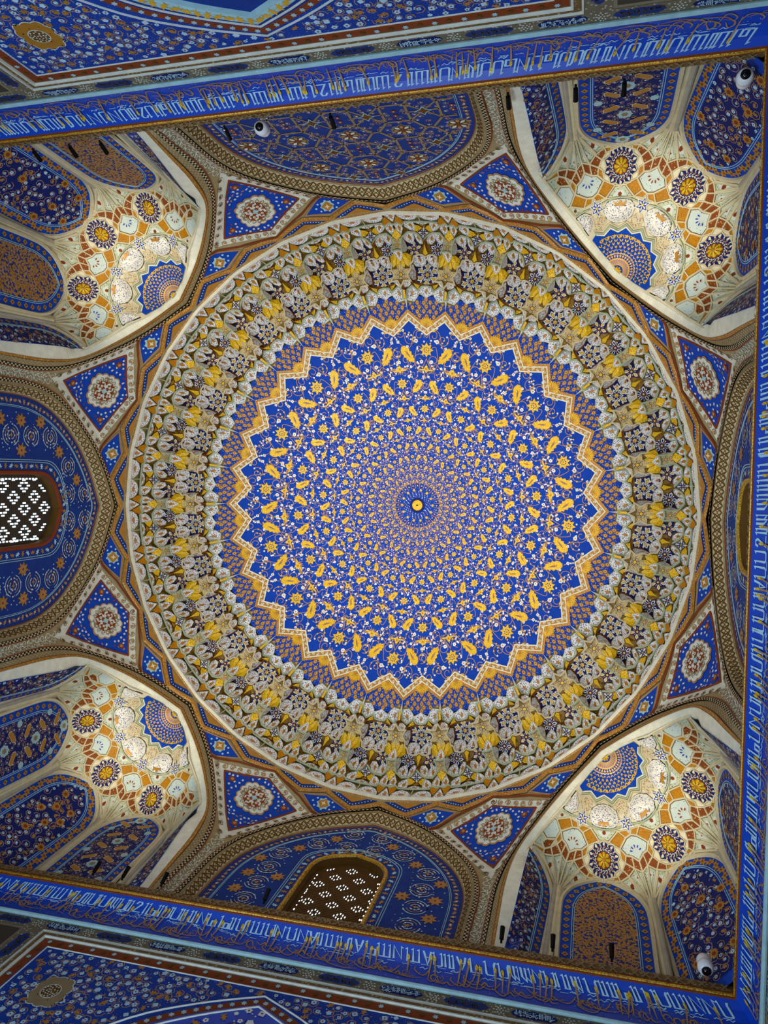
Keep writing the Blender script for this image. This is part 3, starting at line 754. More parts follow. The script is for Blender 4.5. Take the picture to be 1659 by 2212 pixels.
def build_spandrel():
    r = root('spandrel', 'painted spandrel', 'spandrel', 'painted spandrels round the dome', 'structure', rz=PI / 8)
    H = np.r_[np.linspace(8.9, 12.46, 46), 12.5, 12.56, 12.6]
    hh = OUT_H[::-1]; rg = random.Random(5)
    mb = MB(); G = []
    for h in H:
        u = float(np.interp(h, OUT_H[:, 1], OUT_H[:, 0])) if h < 12.465 else 0.0
        m = (22.5 - math.degrees(math.atan2(u, 5.14))) * DG
        x = np.linspace(-m, m, 25); G.append(spand(np.c_[x, np.full(25, h)], np.zeros(25)))
    mb.grid(np.array(G), 'scroll_ground'); mb.obj('curved_wall', r)
    mb = MB(); mb.fill(spand, sym([(0, 10.70), (2.8, 11.03), (5.4, 11.33), (8.6, 11.68), (11.2, 11.92), (0, 12.41)]), 'scroll_white', .004, 9, .07, c=(0, 11.8)); mb.obj('scroll_border', r)
    mb = MB()
    for s in (-1, 1):
        path = resample(dg([(s * 9.8, 11.93), (0, 12.33)]), 8)
        for i, p in enumerate(path):
            mb.rib(spand, xf(spiral(.062, 1.1, 10, i * 1.3, 1 if i % 2 else -1), p), .006, 'dull_tan', .008); mb.fill(spand, xf(ACAN, p, .075, i), 'tan', .009)
        path = resample(dg([(s * .9, 10.82), (s * 4, 11.28), (s * 7, 11.63), (s * 9.5, 11.86)]), 9)
        for i, p in enumerate(path):
            mb.rib(spand, xf(spiral(.055, 1.1, 9, i * 1.3, 1 if i % 2 else -1), p), .006, 'dull_tan', .008); mb.fill(spand, xf(ACAN, p, .06, i), 'umber', .009)
    for i in range(26):
        h = 8.98 + i * .068; x = .04 * (1 if i % 2 else -1)
        mb.rib(spand, xf(spiral(.06, 1.1, 9, i, 1 if i % 2 else -1), (x, h)), .006, 'scroll_white', .004); mb.fill(spand, xf(ACAN, (-x, h), .05, i), 'scroll_white', .005)
    mb.obj('painted_scrolls', r, 'stuff')
    KITE = [(0, 10.98), (2.1, 11.2), (4.2, 11.46), (6.3, 11.73), (7.8, 11.91), (0, 12.235)]
    mb = MB(); mb.fill(spand, sym(KITE), 'blue', .012, 9, .07, c=(0, 11.75)); mb.bar(spand, sym(KITE), .013, .012, 'rust', .008, True, .1); mb.obj('kite_panel', r)
    mb = MB()
    for q in scatter(sym(KITE) * [.86, 1] , 90, .06, rg, [(0, 11.74, .36)]):
        if rg.random() < .55: blossom(mb, spand, q, .022, 'white', 'rust', 5, .016)
        else: mb.fill(spand, xf(ACAN, q, .05, rg.uniform(0, 6)), rg.choice(('tan', 'rust', 'white')), .015)
    mb.obj('painted_flowers', r, 'stuff')
    for c in ((0, 11.15), (5.6 * DG, 11.86), (-5.6 * DG, 11.86)):
        m2 = MB(); m2.fill(spand, xf(petals(8, .06, .7, 3), c), 'rust', .017); m2.fill(spand, xf(petals(6, .03, .6, 3), c), 'tan', .020); m2.obj('rust_flower', r)
    md = MB(); c = (0, 11.76)
    md.fill(spand, xf(scalloped(.315, .30, 14), c), 'tan', .018, 3, c=c); md.fill(spand, xf(scalloped(.292, .277, 14), c), 'scroll_white', .022, 3, c=c)
    med = md.obj('medallion', r)
    mb = MB()
    for k in range(4):
        a = k * PI / 2 + PI / 4; p = (c[0] + .11 * math.cos(a), c[1] + .11 * math.sin(a)); mb.fill(spand, xf(ACAN, p, .17, a), 'rust', .027); blossom(mb, spand, p, .028, 'scroll_white', 'rust', 6, .030)
        a = k * PI / 2; p = (c[0] + .15 * math.cos(a), c[1] + .15 * math.sin(a)); mb.fill(spand, xf(BIRD, p, .11, a - PI / 2), 'rust', .027); p = (c[0] + .22 * math.cos(a), c[1] + .21 * math.sin(a)); mb.fill(spand, xf(BIRD, p, .09, a - PI / 2), 'dull_tan', .027)
    mb.fill(spand, xf(star(4, .08, .03), c), 'turquoise', .030)
    for i in range(16):
        a = i * PI / 8 + .2; p = (c[0] + .215 * math.cos(a), c[1] + .205 * math.sin(a)); mb.rib(spand, xf(spiral(.045, 1.1, 8, a), p), .006, 'dull_tan', .026)
    mb.obj('medallion_ornament', med, 'stuff')
    for s in (-1, 1):
        sk = dg([(s * 16.6, 12.22), (s * 11.8, 12.40), (s * 7.2, 12.27), (s * 12.0, 11.95)])
        m2 = MB(); cc = sk.mean(0); m2.fill(spand, sk, 'blue', .008, 3, .1); m2.bar(spand, sk, .009, .010, 'tan', .006, True, .1)
        m2.fill(spand, xf(petals(8, .13, .6, 3), cc), 'turquoise', .014, c=cc); m2.fill(spand, xf(star(4, .105, .07, .2), cc), 'dark_gold', .018); m2.fill(spand, xf(star(4, .055, .02, .2), cc), 'cream', .021)
        for k in range(8):
            a = k * PI / 4; m2.fill(spand, xf(disc(.02, 6), (cc[0] + .2 * math.cos(a), cc[1] + .11 * math.sin(a))), 'ice', .013)
        m2.obj('small_kite_panel', r)
        for v0, v1, v2 in ((21.9, 17.0, 11.9), (10.6, 6.3, .5)):
            t = dg([(s * v0, 12.52), (s * v1, 12.31 if v1 > 10 else 12.36), (s * v2, 12.52)]); cc = t.mean(0)
            m2 = MB(); m2.fill(spand, t, 'deep_blue', .008, 2, .12); m2.fill(spand, (t - cc) * .55 + cc + [0, .02], 'dark_gold', .014, 2, .1)
            for e in range(7):
                for q0, q1 in ((t[0], t[1]), (t[1], t[2])):
                    p = q0 + (q1 - q0) * (e + .5) / 7; p = p + (cc - p) * .22; m2.fill(spand, xf(disc(.012, 5), p), 'ice', .014)
            m2.obj('triangle_panel', r)
    mb = MB(); Z = [(22.5, 12.44), (17.0, 12.26), (11.25, 12.48), (6.4, 12.31), (0, 12.46)]
    P = dg(Z + [(-a, h) for a, h in Z[::-1][1:]]); mb.bar(spand, P, .034, .016, 'rim_gold', .014, False, .1); mb.obj('gold_strapwork', r)
    mb = MB(); P = dg([(11.5, 11.95), (7.0, 12.2), (0, 12.43), (-7, 12.2), (-11.5, 11.95)]); mb.bar(spand, P, .012, .012, 'rust', .008, False, .1); mb.obj('rust_fillet', r)
    return r
SP_LAB = ['between the right arch and lower right niche', 'between the bottom arch and lower right niche', 'between the bottom arch and lower left niche', 'between the left arch and lower left niche',
          'between the left arch and upper left niche', 'between the top arch and upper left niche', 'between the top arch and upper right niche', 'between the right arch and upper right niche']
S0 = build_spandrel(); S0['label'] = 'painted blue kite spandrel with medallion, ' + SP_LAB[0]
for k in range(1, 8): dup(S0, PI / 8 + k * PI / 4, 'painted blue kite spandrel with medallion, ' + SP_LAB[k])

# ------------------------------------------------------------------ corner niches: half of an eight-fold star vault on five arched panels (local frame: diagonal +x)
ZR = np.array([(0, 12.06), (.3, 11.98), (.55, 11.79), (.8, 11.50), (1.0, 11.39), (1.23, 11.26), (1.45, 11.07), (1.63, 10.80), (1.8, 10.4)])
def vault(P, o):
    r = np.hypot(P[:, 0], P[:, 1]) + 1e-9; z = np.interp(r, ZR[:, 0], ZR[:, 1]); k = np.clip(1 - o * .45 / r, 0, 2)
    return np.c_[5.2 + P[:, 1] * k, P[:, 0] * k, z - o * .85]
def pol(th, r): return (r * math.sin(math.radians(th)), r * math.cos(math.radians(th)))
def pols(L): return np.array([pol(a, b) for a, b in L])
YC = .03
def cell(name, P, fillm, par, frame='rib_cream', hw=.013, ht=.022, inner=None, shrink=.95):
    P = clip_y(P, YC)
    if P is None: return None
    mb = MB(); c = P.mean(0); q = (P - c) * shrink + c
    mb.fill(vault, q, fillm, .005, 2, .12); mb.rib(vault, (P - c) * (shrink - .06) + c, .004, 'umber', .007, True)
    if inner: mb.fill(vault, (P - c) * .5 + c, inner, .009, 1); mb.fill(vault, xf(petals(6, min(.03, .2 * math.sqrt(abs(area(P)))), .6, 3), c), 'rust', .012)
    mb.bar(vault, P, hw, ht, frame, 0.0, True, .12)
    return mb.obj(name, par)
def area(P):
    return .5 * float(np.sum(P[:, 0] * np.roll(P[:, 1], -1) - P[:, 1] * np.roll(P[:, 0], -1)))

PAN_H = smooth([(.585, 8.9), (.585, 9.6), (.58, 10.25), (.55, 10.55), (.43, 10.80), (.22, 10.98), (0, 11.09)], 3)
def panel_face(th):
    s, c = math.sin(math.radians(th)), math.cos(math.radians(th))
    def f(P, o):
        k_ = .17 if th == 0 else .062; a = (1.455 + (11.1 - P[:, 1]) * k_ if abs(th) < 80 else 1.49 + (11.1 - P[:, 1]) * .108) - o
        return np.c_[5.2 + c * a - s * P[:, 0], s * a + c * P[:, 0], P[:, 1]]
    return f

def build_niche():
    r = root('corner_niche', 'star vaulted corner niche', 'niche', 'star vaulted corner niches', None, rz=PI / 4)
    arch_common(r, GOL, 5.14, .72)
    a1 = mixc(OUT, GOL, .72); a2 = mixc(OUT, GOL, .94)
    f = band(a1, 5.13, a2, 5.13); mb = MB(); strip(mb, f, 0, 1, 'rim_gold', .014); strip(mb, f, -.1, .05, 'umber', .018); strip(mb, f, .93, 1.02, 'umber', .018); mb.obj('gold_band', r)
    VE = resample(both([(1.74, 8.9), (1.64, 9.8), (1.565, 10.5), (1.57, 10.82), (1.45, 11.06), (1.23, 11.25), (1, 11.38), (.8, 11.49), (.55, 11.79), (.3, 11.98), (0, 12.055)]), NB)
    f = band(a2, 5.12, GOL, 5.13); mb = MB(); strip(mb, f, 0, 1, 'pale_cream'); f = band(GOL, 5.13, VE, 5.26); strip(mb, f, 0, 1, 'pale_cream'); mb.obj('cream_reveal', r)
    # vault ground
    mb = MB(); th = np.linspace(-90, 90, 61); rr = np.r_[0.001, np.linspace(.1, 1.66, 27)]
    mb.grid(np.array([vault(pols([(t, q) for t in th]), np.zeros(61)) for q in rr]), 'cream'); mb.obj('vault_ground', r)
    # cells of the net
    SH = [(22.5, .962), (17.8, .99), (11.6, 1.11), (15, 1.19), (18.7, 1.212), (22.5, 1.275)]
    def M(L): return [(45 - a, b) for a, b in L]
    half = [('amber_cell', [(20.3, .905), (12.5, .905), (17.8, .99), (22.3, .96)], 'amber', None), ('amber_cell', [(12.5, .905), (4, 1.03), (11.5, 1.11), (17.8, .99)], 'amber', None),
            ('amber_cell', [(11.6, 1.11), (15, 1.19), (13.6, 1.27), (11.5, 1.23)], 'amber', None), ('rust_cell', [(15, 1.19), (18.7, 1.212), (18.4, 1.335), (13.6, 1.27)], 'rust_cell', None),
            ('rust_cell', [(18.7, 1.212), (22.4, 1.275), (22.4, 1.385), (18.4, 1.335)], 'rust_cell', None), ('rust_cell', [(13.6, 1.27), (18.4, 1.335), (14.3, 1.405), (11.2, 1.34)], 'rust_cell', None),
            ('rust_cell', [(11.2, 1.34), (14.3, 1.405), (9.2, 1.452), (8.2, 1.40)], 'rust_cell', None), ('pale_kite', [(22.4, 1.385), (18.4, 1.335), (14.3, 1.405), (22.1, 1.63)], 'kite_pale', 'scroll_white'),
            ('pale_kite', [(14.3, 1.405), (9.2, 1.452), (13.4, 1.52), (21.8, 1.64)], 'kite_pale', 'scroll_white'), ('amber_cell', [(8.2, 1.40), (9.2, 1.452), (.4, 1.475), (.4, 1.445)], 'amber', None)]
    for base in (-90, -45, 0, 45):
        sh = [(a + base, b) for a, b in SH] + [(45 - a + base, b) for a, b in SH[::-1][1:-1]]
        P = pols(sh)
        s = cell('shield_cell', P, 'shield_pale', r, hw=.015)
        mb = MB(); c0 = np.array(pol(22.5 + base, 1.12)); rot = math.atan2(c0[1], c0[0])
        for k in range(5):
            a = rot + PI + (k - 2) * .62; p = c0 + np.array([math.cos(a), math.sin(a)]) * .065 + np.array([math.cos(rot), math.sin(rot)]) * .05
            mb.fill(vault, xf(PETAL, p - .04 * np.array([math.cos(a), math.sin(a)]), .085, a), 'scroll_white', .011); mb.fill(vault, xf(PETAL, p - .022 * np.array([math.cos(a), math.sin(a)]), .05, a), 'rust' if (base // 45) % 2 else 'blue', .014)
        if s: mb.obj('painted_petals', s)
        for nm, L, m_, inn in half:
            for mir in (False, True):
                Q = [(a + base, b) for a, b in (M(L) if mir else L)]; cell(nm, pols(Q), m_, r, inner=inn, hw=.0115)
    for th in (-90, 90):
        sg = 1 if th > 0 else -1
        cell('shield_cell', pols([(th - sg * a, b) for a, b in ((-1, 1.04), (4, 1.03), (11.3, 1.115), (11.3, 1.23), (6, 1.30), (-1, 1.27))]), 'shield_pale', r)
        cell('rust_cell', pols([(th - sg * a, b) for a, b in ((11.3, 1.24), (11, 1.34), (8.2, 1.40), (5, 1.36), (6, 1.30))]), 'rust_cell', r)
        cell('pale_kite', pols([(th - sg * a, b) for a, b in ((-1, 1.28), (5.6, 1.31), (5, 1.36), (8, 1.40), (-1, 1.445))]), 'kite_pale', r)
    for th in (-90, -45, 0, 45, 90):
        Q = [(-12.5, .898), (-6, .89), (0, .888), (6, .89), (12.5, .898), (4, 1.03), (-4, 1.03)]
        cell('pale_triangle', pols([(a + th, b) for a, b in Q]), 'kite_pale', r, inner='scroll_white')
        Lb = [(0, .618), (8, .635), (14.5, .69), (15.8, .78), (11, .85), (5, .868)]; Q = Lb + [(-a, b) for a, b in Lb[::-1][:-1]] + [(0, .872)]
        Q = [(0, .618), (8, .635), (14.5, .69), (15.8, .78), (11, .85), (5, .868), (-5, .868), (-11, .85), (-15.8, .78), (-14.5, .69), (-8, .635)]
        P = clip_y(pols([(a + th, b) for a, b in Q]), YC)
        mb = MB(); mb.fill(vault, smooth(P, 3, True) if abs(th) < 80 else P, 'lobe_ivory', .03, 7, .06, .085); c = P.mean(0)
        if abs(th) < 80:
            k = 1.06; rr_ = np.array(pol(th, .80)); mb.fill(lambda A, o: vault(A, o + .085), xf(ACAN, rr_, .17, math.radians(-th)), 'dark_gold', .01)
        mb.rib(vault, P, .008, 'slate', .012, True); mb.rib(vault, (P - c) * .94 + c, .004, 'pale_cream', .052, True)  # slate outline paints the shade of the valleys round each lobe
        mb.obj('white_lobe', r)
        mb = MB(); mb.bar(vault, pols([(th + a, .845 + .042 * math.cos(a / 19 * PI / 2)) for a in np.linspace(-19, 19, 13) if -89 <= th + a <= 89]), .014, .03, 'pale_green', .01); mb.obj('green_arc', r)
        if abs(th) < 80:                                  # the three large stars and their gilded bosses
            c = np.array(pol(th, 1.24)); ro = math.radians(90 - th)
            mb = MB(); mb.fill(vault, xf(star(10, .228, .188, ro), c), 'night_blue', .006, 3, .08); mb.bar(vault, xf(star(10, .236, .194, ro), c), .010, .022, 'rib_cream', .004, True)
            for k in range(20):
                a = ro + k * PI / 10; d = np.array([math.cos(a), math.sin(a)])
                mb.fill(vault, xf(PETAL, c + .155 * d, .062 if k % 2 == 0 else .04, a), 'cream', .010)
                for q, sg in ((.12, 1), (.15, -1), (.18, 1)):
                    if q < .17 or k % 2 == 0: mb.rib(vault, xf(spiral(.02, .8, 6, a, sg), c + q * d), .0042, 'cream' if sg > 0 else 'vine', .012)
            bs = mb.obj('boss_star', r)
            mb = MB(); mb.fill(vault, xf(disc(.098, 24), c), 'rust', .012); mb.fill(vault, xf(petals(8, .094, .7, 5, ro), c), 'bright_gold', .02, 5, 0, .05, c=c); mb.fill(lambda A, o: vault(A, o + .065), xf(disc(.028, 10), c), 'dark_gold', 0, 2, 0, .012)
            for k in range(8):
                a = ro + k * PI / 4 + PI / 8; mb.rib(lambda A, o: vault(A, o), [c + .03 * np.array([math.cos(a), math.sin(a)]), c + .075 * np.array([math.cos(a), math.sin(a)])], .004, 'umber', .062)
            mb.obj('gilded_boss', bs)
    for th in (-67.5, -22.5, 22.5, 67.5):
        c = np.array(pol(th, .83)); ro = math.radians(90 - th)
        mb = MB(); mb.fill(vault, xf(star(6, .112, .06, ro), c), 'pale_cream', .05); mb.fill(vault, xf(star(6, .09, .046, ro), c), 'blue', .054)
        for k in range(6): mb.fill(vault, xf(PETAL, c + .012 * np.array([math.cos(ro + k * PI / 3), math.sin(ro + k * PI / 3)]), .055, ro + k * PI / 3), 'cream', .057)
        mb.fill(vault, xf(disc(.016, 8), c), 'bright_gold', .06); mb.obj('small_star', r)
        Q = [(0, .575), (-7.5, .615), (-7.5, .68), (-3.5, .735), (3.5, .735), (7.5, .68), (7.5, .615)]
        mb = MB(); mb.fill(vault, pols([(th + a, b) for a, b in Q]), 'lobe_bronze', .012, 3, .06, -.0); mb.obj('bronze_lobe', r)
    # scalloped shell round the hub
    T = [(-90, .545)] + [(-90 + 11.25 * k, .575 if k % 2 else .52) for k in range(1, 16)] + [(90, .545)]
    P = pols(T); shp = np.vstack([P, [pol(89, .02), pol(-89, .02)]]); shp = clip_y(shp, YC)
    mb = MB(); mb.fill(vault, shp, 'blue', .03, 6, .06, c=(0, .16)); sh = mb.obj('shell', r)
    for sc, col, hh in ((1.0, 'pale_cream', .045), (1.045, 'pale_green', .035), (1.09, 'rib_cream', .03)):
        mb = MB(); mb.bar(vault, clip_path(P * sc), .0105, .02, col, hh - .015); mb.obj('shell_moulding', r)
    mb = MB()
    for k in range(31):
        a = -81 + 162 * k / 30
        mb.rib(vault, pols([(a, .1), (a, .27 if k % 2 else .2)]), .0035, 'gold', .036)
        for j in range(5 if k % 2 else 4):
            q = .17 + (j + (.5 if k % 2 else 0)) * .078
            if q > .51: continue
            for s in (-1, 1): mb.fill(vault, xf(PETAL, pol(a, q), .02 + .062 * q, math.radians(90 - a + s * (24 + 14 * (j % 2)))), 'bright_gold' if j % 2 else 'gold', .037)
    for k in range(1, 15):
        a = -84.4 + 11.25 * k; mb.fill(vault, xf(BIRD, pol(a, .475), .06, math.radians(-a)), 'gold', .039)
    mb.obj('shell_tracery', sh, 'stuff')
    mb = MB(); H = np.array([pol(a, .078 + .008 * math.cos(math.radians(a * 9))) for a in np.linspace(-88, 88, 28)] + [pol(88, .01), pol(-88, .01)]); mb.fill(vault, H, 'bright_gold', .045, 4, 0, .03, c=(0, .03)); mb.obj('gilded_hub', r)
    # shafts
    for th in (-67.5, -22.5, 22.5, 67.5):
        c = pol(th, 1.60); mb = MB()
        for da, rad, col in ((-.052, .042, 'stone'), (0, .052, 'rib_cream'), (.052, .042, 'stone')):
            t = math.radians(th); x, y = c[0] + da * math.cos(t) + 0, c[1] - da * math.sin(t)
            k_ = 1.12; tube(mb, (5.2 + y * k_, x * k_, 8.9), (5.2 + y, x, 10.75), rad, rad * .9, col, 10, False)
        mb.obj('shaft', r)
        for a, q in ((0, 1.40), (-3.9, 1.345), (3.9, 1.345), (-8.6, 1.42), (8.6, 1.42), (-13.2, 1.465), (13.2, 1.465)):
            mb = MB(); s = 1 if a >= 0 else -1
            e = pol(th + a, q); e0 = (max(-1.62, min(1.62, pol(th, 1.655)[0])), pol(th, 1.655)[1])
            if pol(th + a, q)[1] < YC: continue
            mb.bar(vault, smooth([e0, pol(th + a * .3, 1.59), e], 4), .017, .035, 'rib_cream', .0); mb.obj('fan_rib', r)
    return r

def clip_path(P):
    return np.array([p for p in P if p[1] >= YC])

def panel(r, th, style, rg):
    global SPLAY
    SPLAY = None if th == 0 else PI / 4
    f = panel_face(th); half = abs(th) > 80; sg = -1 if th > 0 else 1
    A = both(PAN_H)
    if half: A = np.array([p for p in A if p[0] * sg >= .03 - 1e-9]); A = A if sg > 0 else A[::-1]; lo = [(sg * .03, 8.9)]; A = np.vstack([A, [(sg * .03, 11.08)]]) if sg > 0 else np.vstack([A, [(sg * .03, 11.08)]])
    P = A if not half else np.vstack([A, lo])
    c = (0, 9.8) if not half else (sg * .3, 9.8)
    mb = MB(); mb.fill(f, P, 'blue', 0, 10, .12, c=c); pn = mb.obj('niche_panel', r)
    def ins(d, clipx=True):
        Q = (both(PAN_H) - [0, 9.8]) * [1 - d / .585, 1 - d / 1.29] + [0, 9.8]
        return np.array([p for p in Q if not half or p[0] * sg > .03])
    mb = MB(); mb.bar(f, A if not half else A[:-1], .03, .03, 'rib_cream', .0); mb.obj('cream_moulding', r)
    for d in (.165, .19): mb = MB(); mb.bar(f, ins(d), .0055, .006, 'turquoise', .004); mb.obj('white_line', pn)
    mb = MB()
    ctr = resample(ins(.095), 34 if not half else 17)
    for i, p in enumerate(ctr):
        d = ctr[min(i + 1, len(ctr) - 1)] - ctr[max(i - 1, 0)]; ro = math.atan2(d[1], d[0])
        if style['border'] == 'leaf':
            mb.fill(f, xf(ACAN, p, .15, ro + (.5 if i % 2 else -.5)), 'dark_gold', .006); mb.fill(f, xf(petals(4, .022, .5, 2), p), 'rust', .009)
        else:
            mb.fill(f, xf(petals(4, .045, .5, 3, ro), p), 'dark_gold', .006); mb.fill(f, xf(disc(.016, 6), p), 'umber', .009)
    mb.obj('border_leaves', pn, 'stuff')
    IN = ins(.21); IN = np.array(IN)
    if half: IN = np.vstack([IN, [(sg * .04, IN[:, 1].max()), (sg * .04, 8.9)]]) if sg > 0 else np.vstack([IN, [(sg * .04, 8.9)], [(sg * .04, IN[:, 1].max())]][::1])
    mb = MB(); mb.fill(f, IN, 'night_blue' if style['field'] != 'arab' else 'deep_blue', .004, 10, .12, c=(c[0] * .8, 9.8)); 
    if style['field'] == 'arab':
        for q in scatter(IN, 520, .042, rg): mb.fill(f, xf(ACAN, q, rg.uniform(.055, .085), rg.uniform(0, 6.28)), rg.choice(('tan', 'dark_gold', 'tan')), .007)
        for q in scatter(IN, 60, .13, rg): mb.rib(f, xf(spiral(.075, 1.2, 10, rg.uniform(0, 6)), q), .006, 'dark_gold', .009)
    elif style['field'] == 'cart':
        floral(mb, f, IN, rg, 170, .06, .014, 'ice', 'tan', 'tan', (), .006, .003, 6)
    else:
        floral(mb, f, IN, rg, 95, .085, .026, 'ice', 'dark_gold', 'tan', (), .006, .004, 4)
    mb.obj('painted_flowers', pn, 'stuff')
    if style['field'] == 'cart' and not half:
        for j in range(6):
            h = 9.15 + j * .32
            for s in (-1, 1):
                m2 = MB(); q = xf([(-.115, 0), (-.085, .042), (.085, .042), (.115, 0), (.085, -.042), (-.085, -.042)], (s * .17, h), 1, s * (.5 if j % 2 else -.5)); m2.fill(f, q, 'cream', .010); m2.fill(f, (q - q.mean(0)) * .9 + q.mean(0), 'dark_gold', .012); m2.obj('cartouche', pn)
            if j % 2:
                m2 = MB(); cc = (0, h + .16); m2.fill(f, xf(petals(8, .10, .7, 3), cc), 'turquoise', .010, c=cc); m2.fill(f, xf(petals(6, .05, .5, 3), cc), 'dull_tan', .012, c=cc); m2.obj('flower_medallion', pn)
            else:
                for s in (-1, 1):
                    m2 = MB(); cc = (s * .33, h + .16); m2.fill(f, xf(petals(8, .06, .7, 3), cc), 'turquoise', .010, c=cc); m2.obj('flower_medallion', pn)
    elif style['field'] == 'floral' and not half:
        for q in scatter(IN, 9, .24, rg):
            m2 = MB(); m2.fill(f, xf(petals(11, .075, .6, 3, sharp=True), q), 'dark_gold', .011); m2.fill(f, xf(disc(.03, 8), q), 'rust', .013); m2.obj('gold_flower', pn)

SPLAY = PI / 4
N0 = build_niche()
ND = {45: ('lower right', {-45: 'floral', 45: 'arab'}), -45: ('upper right', {-45: 'cart', 45: 'floral'}), 135: ('lower left', {-45: 'cart', 45: 'cart'}), 225: ('upper left', {-45: 'arab', 45: 'arab'})}
NI = {}
for ang, (w, _) in ND.items():
    NI[ang] = N0 if ang == 45 else dup(N0, math.radians(ang))
    NI[ang]['label'] = 'star vaulted corner niche with gilded bosses and white lobes, %s corner' % w
for ang, (w, st) in ND.items():
    rg = random.Random(ang)
    for th in (-90, -45, 0, 45, 90):
        sty = {'border': 'leaf' if th == 0 else 'chain', 'field': st.get(th, 'floral')}
        panel(NI[ang], th, sty, rg)
SPLAY = None

# ------------------------------------------------------------------ dome rim: 32-sided ring
SEC = 2 * PI / 32
def ring32(R, z, n=32): return np.array([(R * math.cos(k * SEC), R * math.sin(k * SEC), z) for k in range(n)])
D = r = root('dome', 'great blue dome with rings of golden leaves, zigzag border and tiers of white stalactite lobes', 'dome')
mb = MB(); mb.grid(np.array([ring32(5.075, 12.50), ring32(5.085, 12.545), ring32(5.03, 12.56), ring32(5.02, 12.59)]), 'rim_gold', True); mb.obj('gilded_ring', r)
mb = MB()
for k in range(32 * 14):
    a = (k + .5) * SEC / 14; m = (a % SEC) - SEC / 2; R = 5.066 * math.cos(SEC / 2) / math.cos(m); mb.add([(R * math.cos(a + d) , R * math.sin(a + d), z) for d, z in ((-.004, 12.515), (.004, 12.515), (.004, 12.535), (-.004, 12.535))], [(0, 1, 2, 3)], 'bright_gold')
mb.obj('gilded_beads', r, 'stuff')
mb = MB(); mb.grid(np.array([ring32(5.03, 12.57), ring32(4.985, 12.585), ring32(4.98, 12.605), ring32(5.04, 12.62)]), 'pale_cream', True); mb.obj('cream_ring', r)

# ------------------------------------------------------------------ five stalactite tiers; each piece given as (sector, radius, height)
Z = [12.60, 12.92, 13.21, 13.535, 13.865, 13.99]
def P3(L):
    L = np.asarray(L, float); a = L[:, 0] * SEC; return np.c_[L[:, 1] * np.cos(a), L[:, 1] * np.sin(a), L[:, 2]]
def mir(L, about=0.0): return [(2 * about - s, R, z) for s, R, z in L][::-1]
def symc(L, about=0.0):
    """closed outline from the half with s >= about"""
    return L + [q for q in mir(L, about) if abs(q[0] - about) > 1e-6]
def piece(mb, L, name, rings=3, bulge=0.0, sub=True, off=0.0, edge=None):
    """curved facet: outline in space, its middle pushed out (bulge>0: up and outwards, into the wall)"""
    V = P3(L)
    if sub:
        W = []
        for a, b in zip(V, np.roll(V, -1, 0)): W += [a, (a + b) / 2]
        V = np.array(W)
    c = V.mean(0); d = c.copy(); d[2] = 0; d = d / np.linalg.norm(d); dirn = d * .75 + np.array([0, 0, .66])
    V = V - dirn * off; c = c - dirn * off
    n = len(V); A = [c + dirn * bulge]; F = []
    for k in range(1, rings + 1):
        t = k / rings; A += list(V * t + c * (1 - t) + dirn * bulge * (1 - t * t))
    for j in range(n): F.append((0, 1 + j, 1 + (j + 1) % n))
    for k in range(rings - 1):
        o1 = 1 + k * n; o2 = o1 + n
        for j in range(n): F.append((o1 + j, o2 + j, o2 + (j + 1) % n, o1 + (j + 1) % n))
    mb.add(A, F, name)
    if edge:
        e, w = edge; I = V + (c - V) / (np.linalg.norm(c - V, axis=1)[:, None] + 1e-9) * w - dirn * .004; O = V - dirn * .004
        mb.add(np.vstack([O, I]), [(j, (j + 1) % n, n + (j + 1) % n, n + j) for j in range(n)], e)
def hmap(s0, R0, z):
    """flat soffit plane at height z, local metres: x along the ring, y outwards"""
    a = s0 * SEC; c = np.array([R0 * math.cos(a), R0 * math.sin(a), z]); e = np.array([-math.sin(a), math.cos(a), 0]); n = np.array([math.cos(a), math.sin(a), 0])
    tilt = np.array([0, 0, -.16])
    return lambda P, o: c + np.outer(P[:, 0], e) + np.outer(P[:, 1], n + tilt) - np.outer(o, np.array([0, 0, 1.0]))
def spin(par, name, mbs, s_list):
    """32 (or fewer) copies of one piece round the ring, sharing its mesh"""
    me = mbs.mesh(name)
    for s in s_list: put(name, me, par, rz=s * SEC)
ALL = range(32)

def ledge_path(H):
    """whole-sector ledge line from its half (s from 0 to .5)"""
    return [(-s, R) for s, R in H[::-1] if s > 1e-6 and s < .4999] + [(s, R) for s, R in H]
L0 = [(0, 5.0), (.5, 4.976)]
L1 = [(0, 4.915), (.07, 4.942), (.155, 4.90), (.20, 4.952), (.5, 4.955)]
L2 = [(0, 4.56), (.095, 4.545), (.075, 4.66), (.095, 4.785), (.2, 4.868), (.33, 4.862), (.405, 4.82), (.5, 4.715)]
L3 = [(0, 4.012), (.068, 4.116), (.214, 4.112), (.136, 4.215), (.207, 4.318), (.19, 4.40), (.24, 4.445), (.26, 4.535), (.36, 4.57), (.44, 4.56), (.5, 4.525)]
L4 = [(0, 3.86), (.035, 3.862), (.04, 4.02), (.16, 4.105), (.315, 4.005), (.38, 4.08), (.5, 4.093)]
L5 = [(0, 3.80), (.04, 3.84), (.2, 3.835), (.3, 3.94), (.5, 3.895)]
LED = [L0, L1, L2, L3, L4, L5]
def ring_of(H, z, dR=0.0):
    pts = ledge_path(H); out = []
    for k in ALL:
        for s, R in pts[:]: out.append((k + s, R + dR, z))
    return P3(out)
TL = ['lowest stalactite tier, plain white lobes just above the cream dome ring', 'second stalactite tier with small four pointed stars', 'third stalactite tier with dark five pointed flower stars',
      'fourth stalactite tier with the largest dark blue flower stars', 'topmost stalactite tier of white cells edging the blue medallion']
TI = []
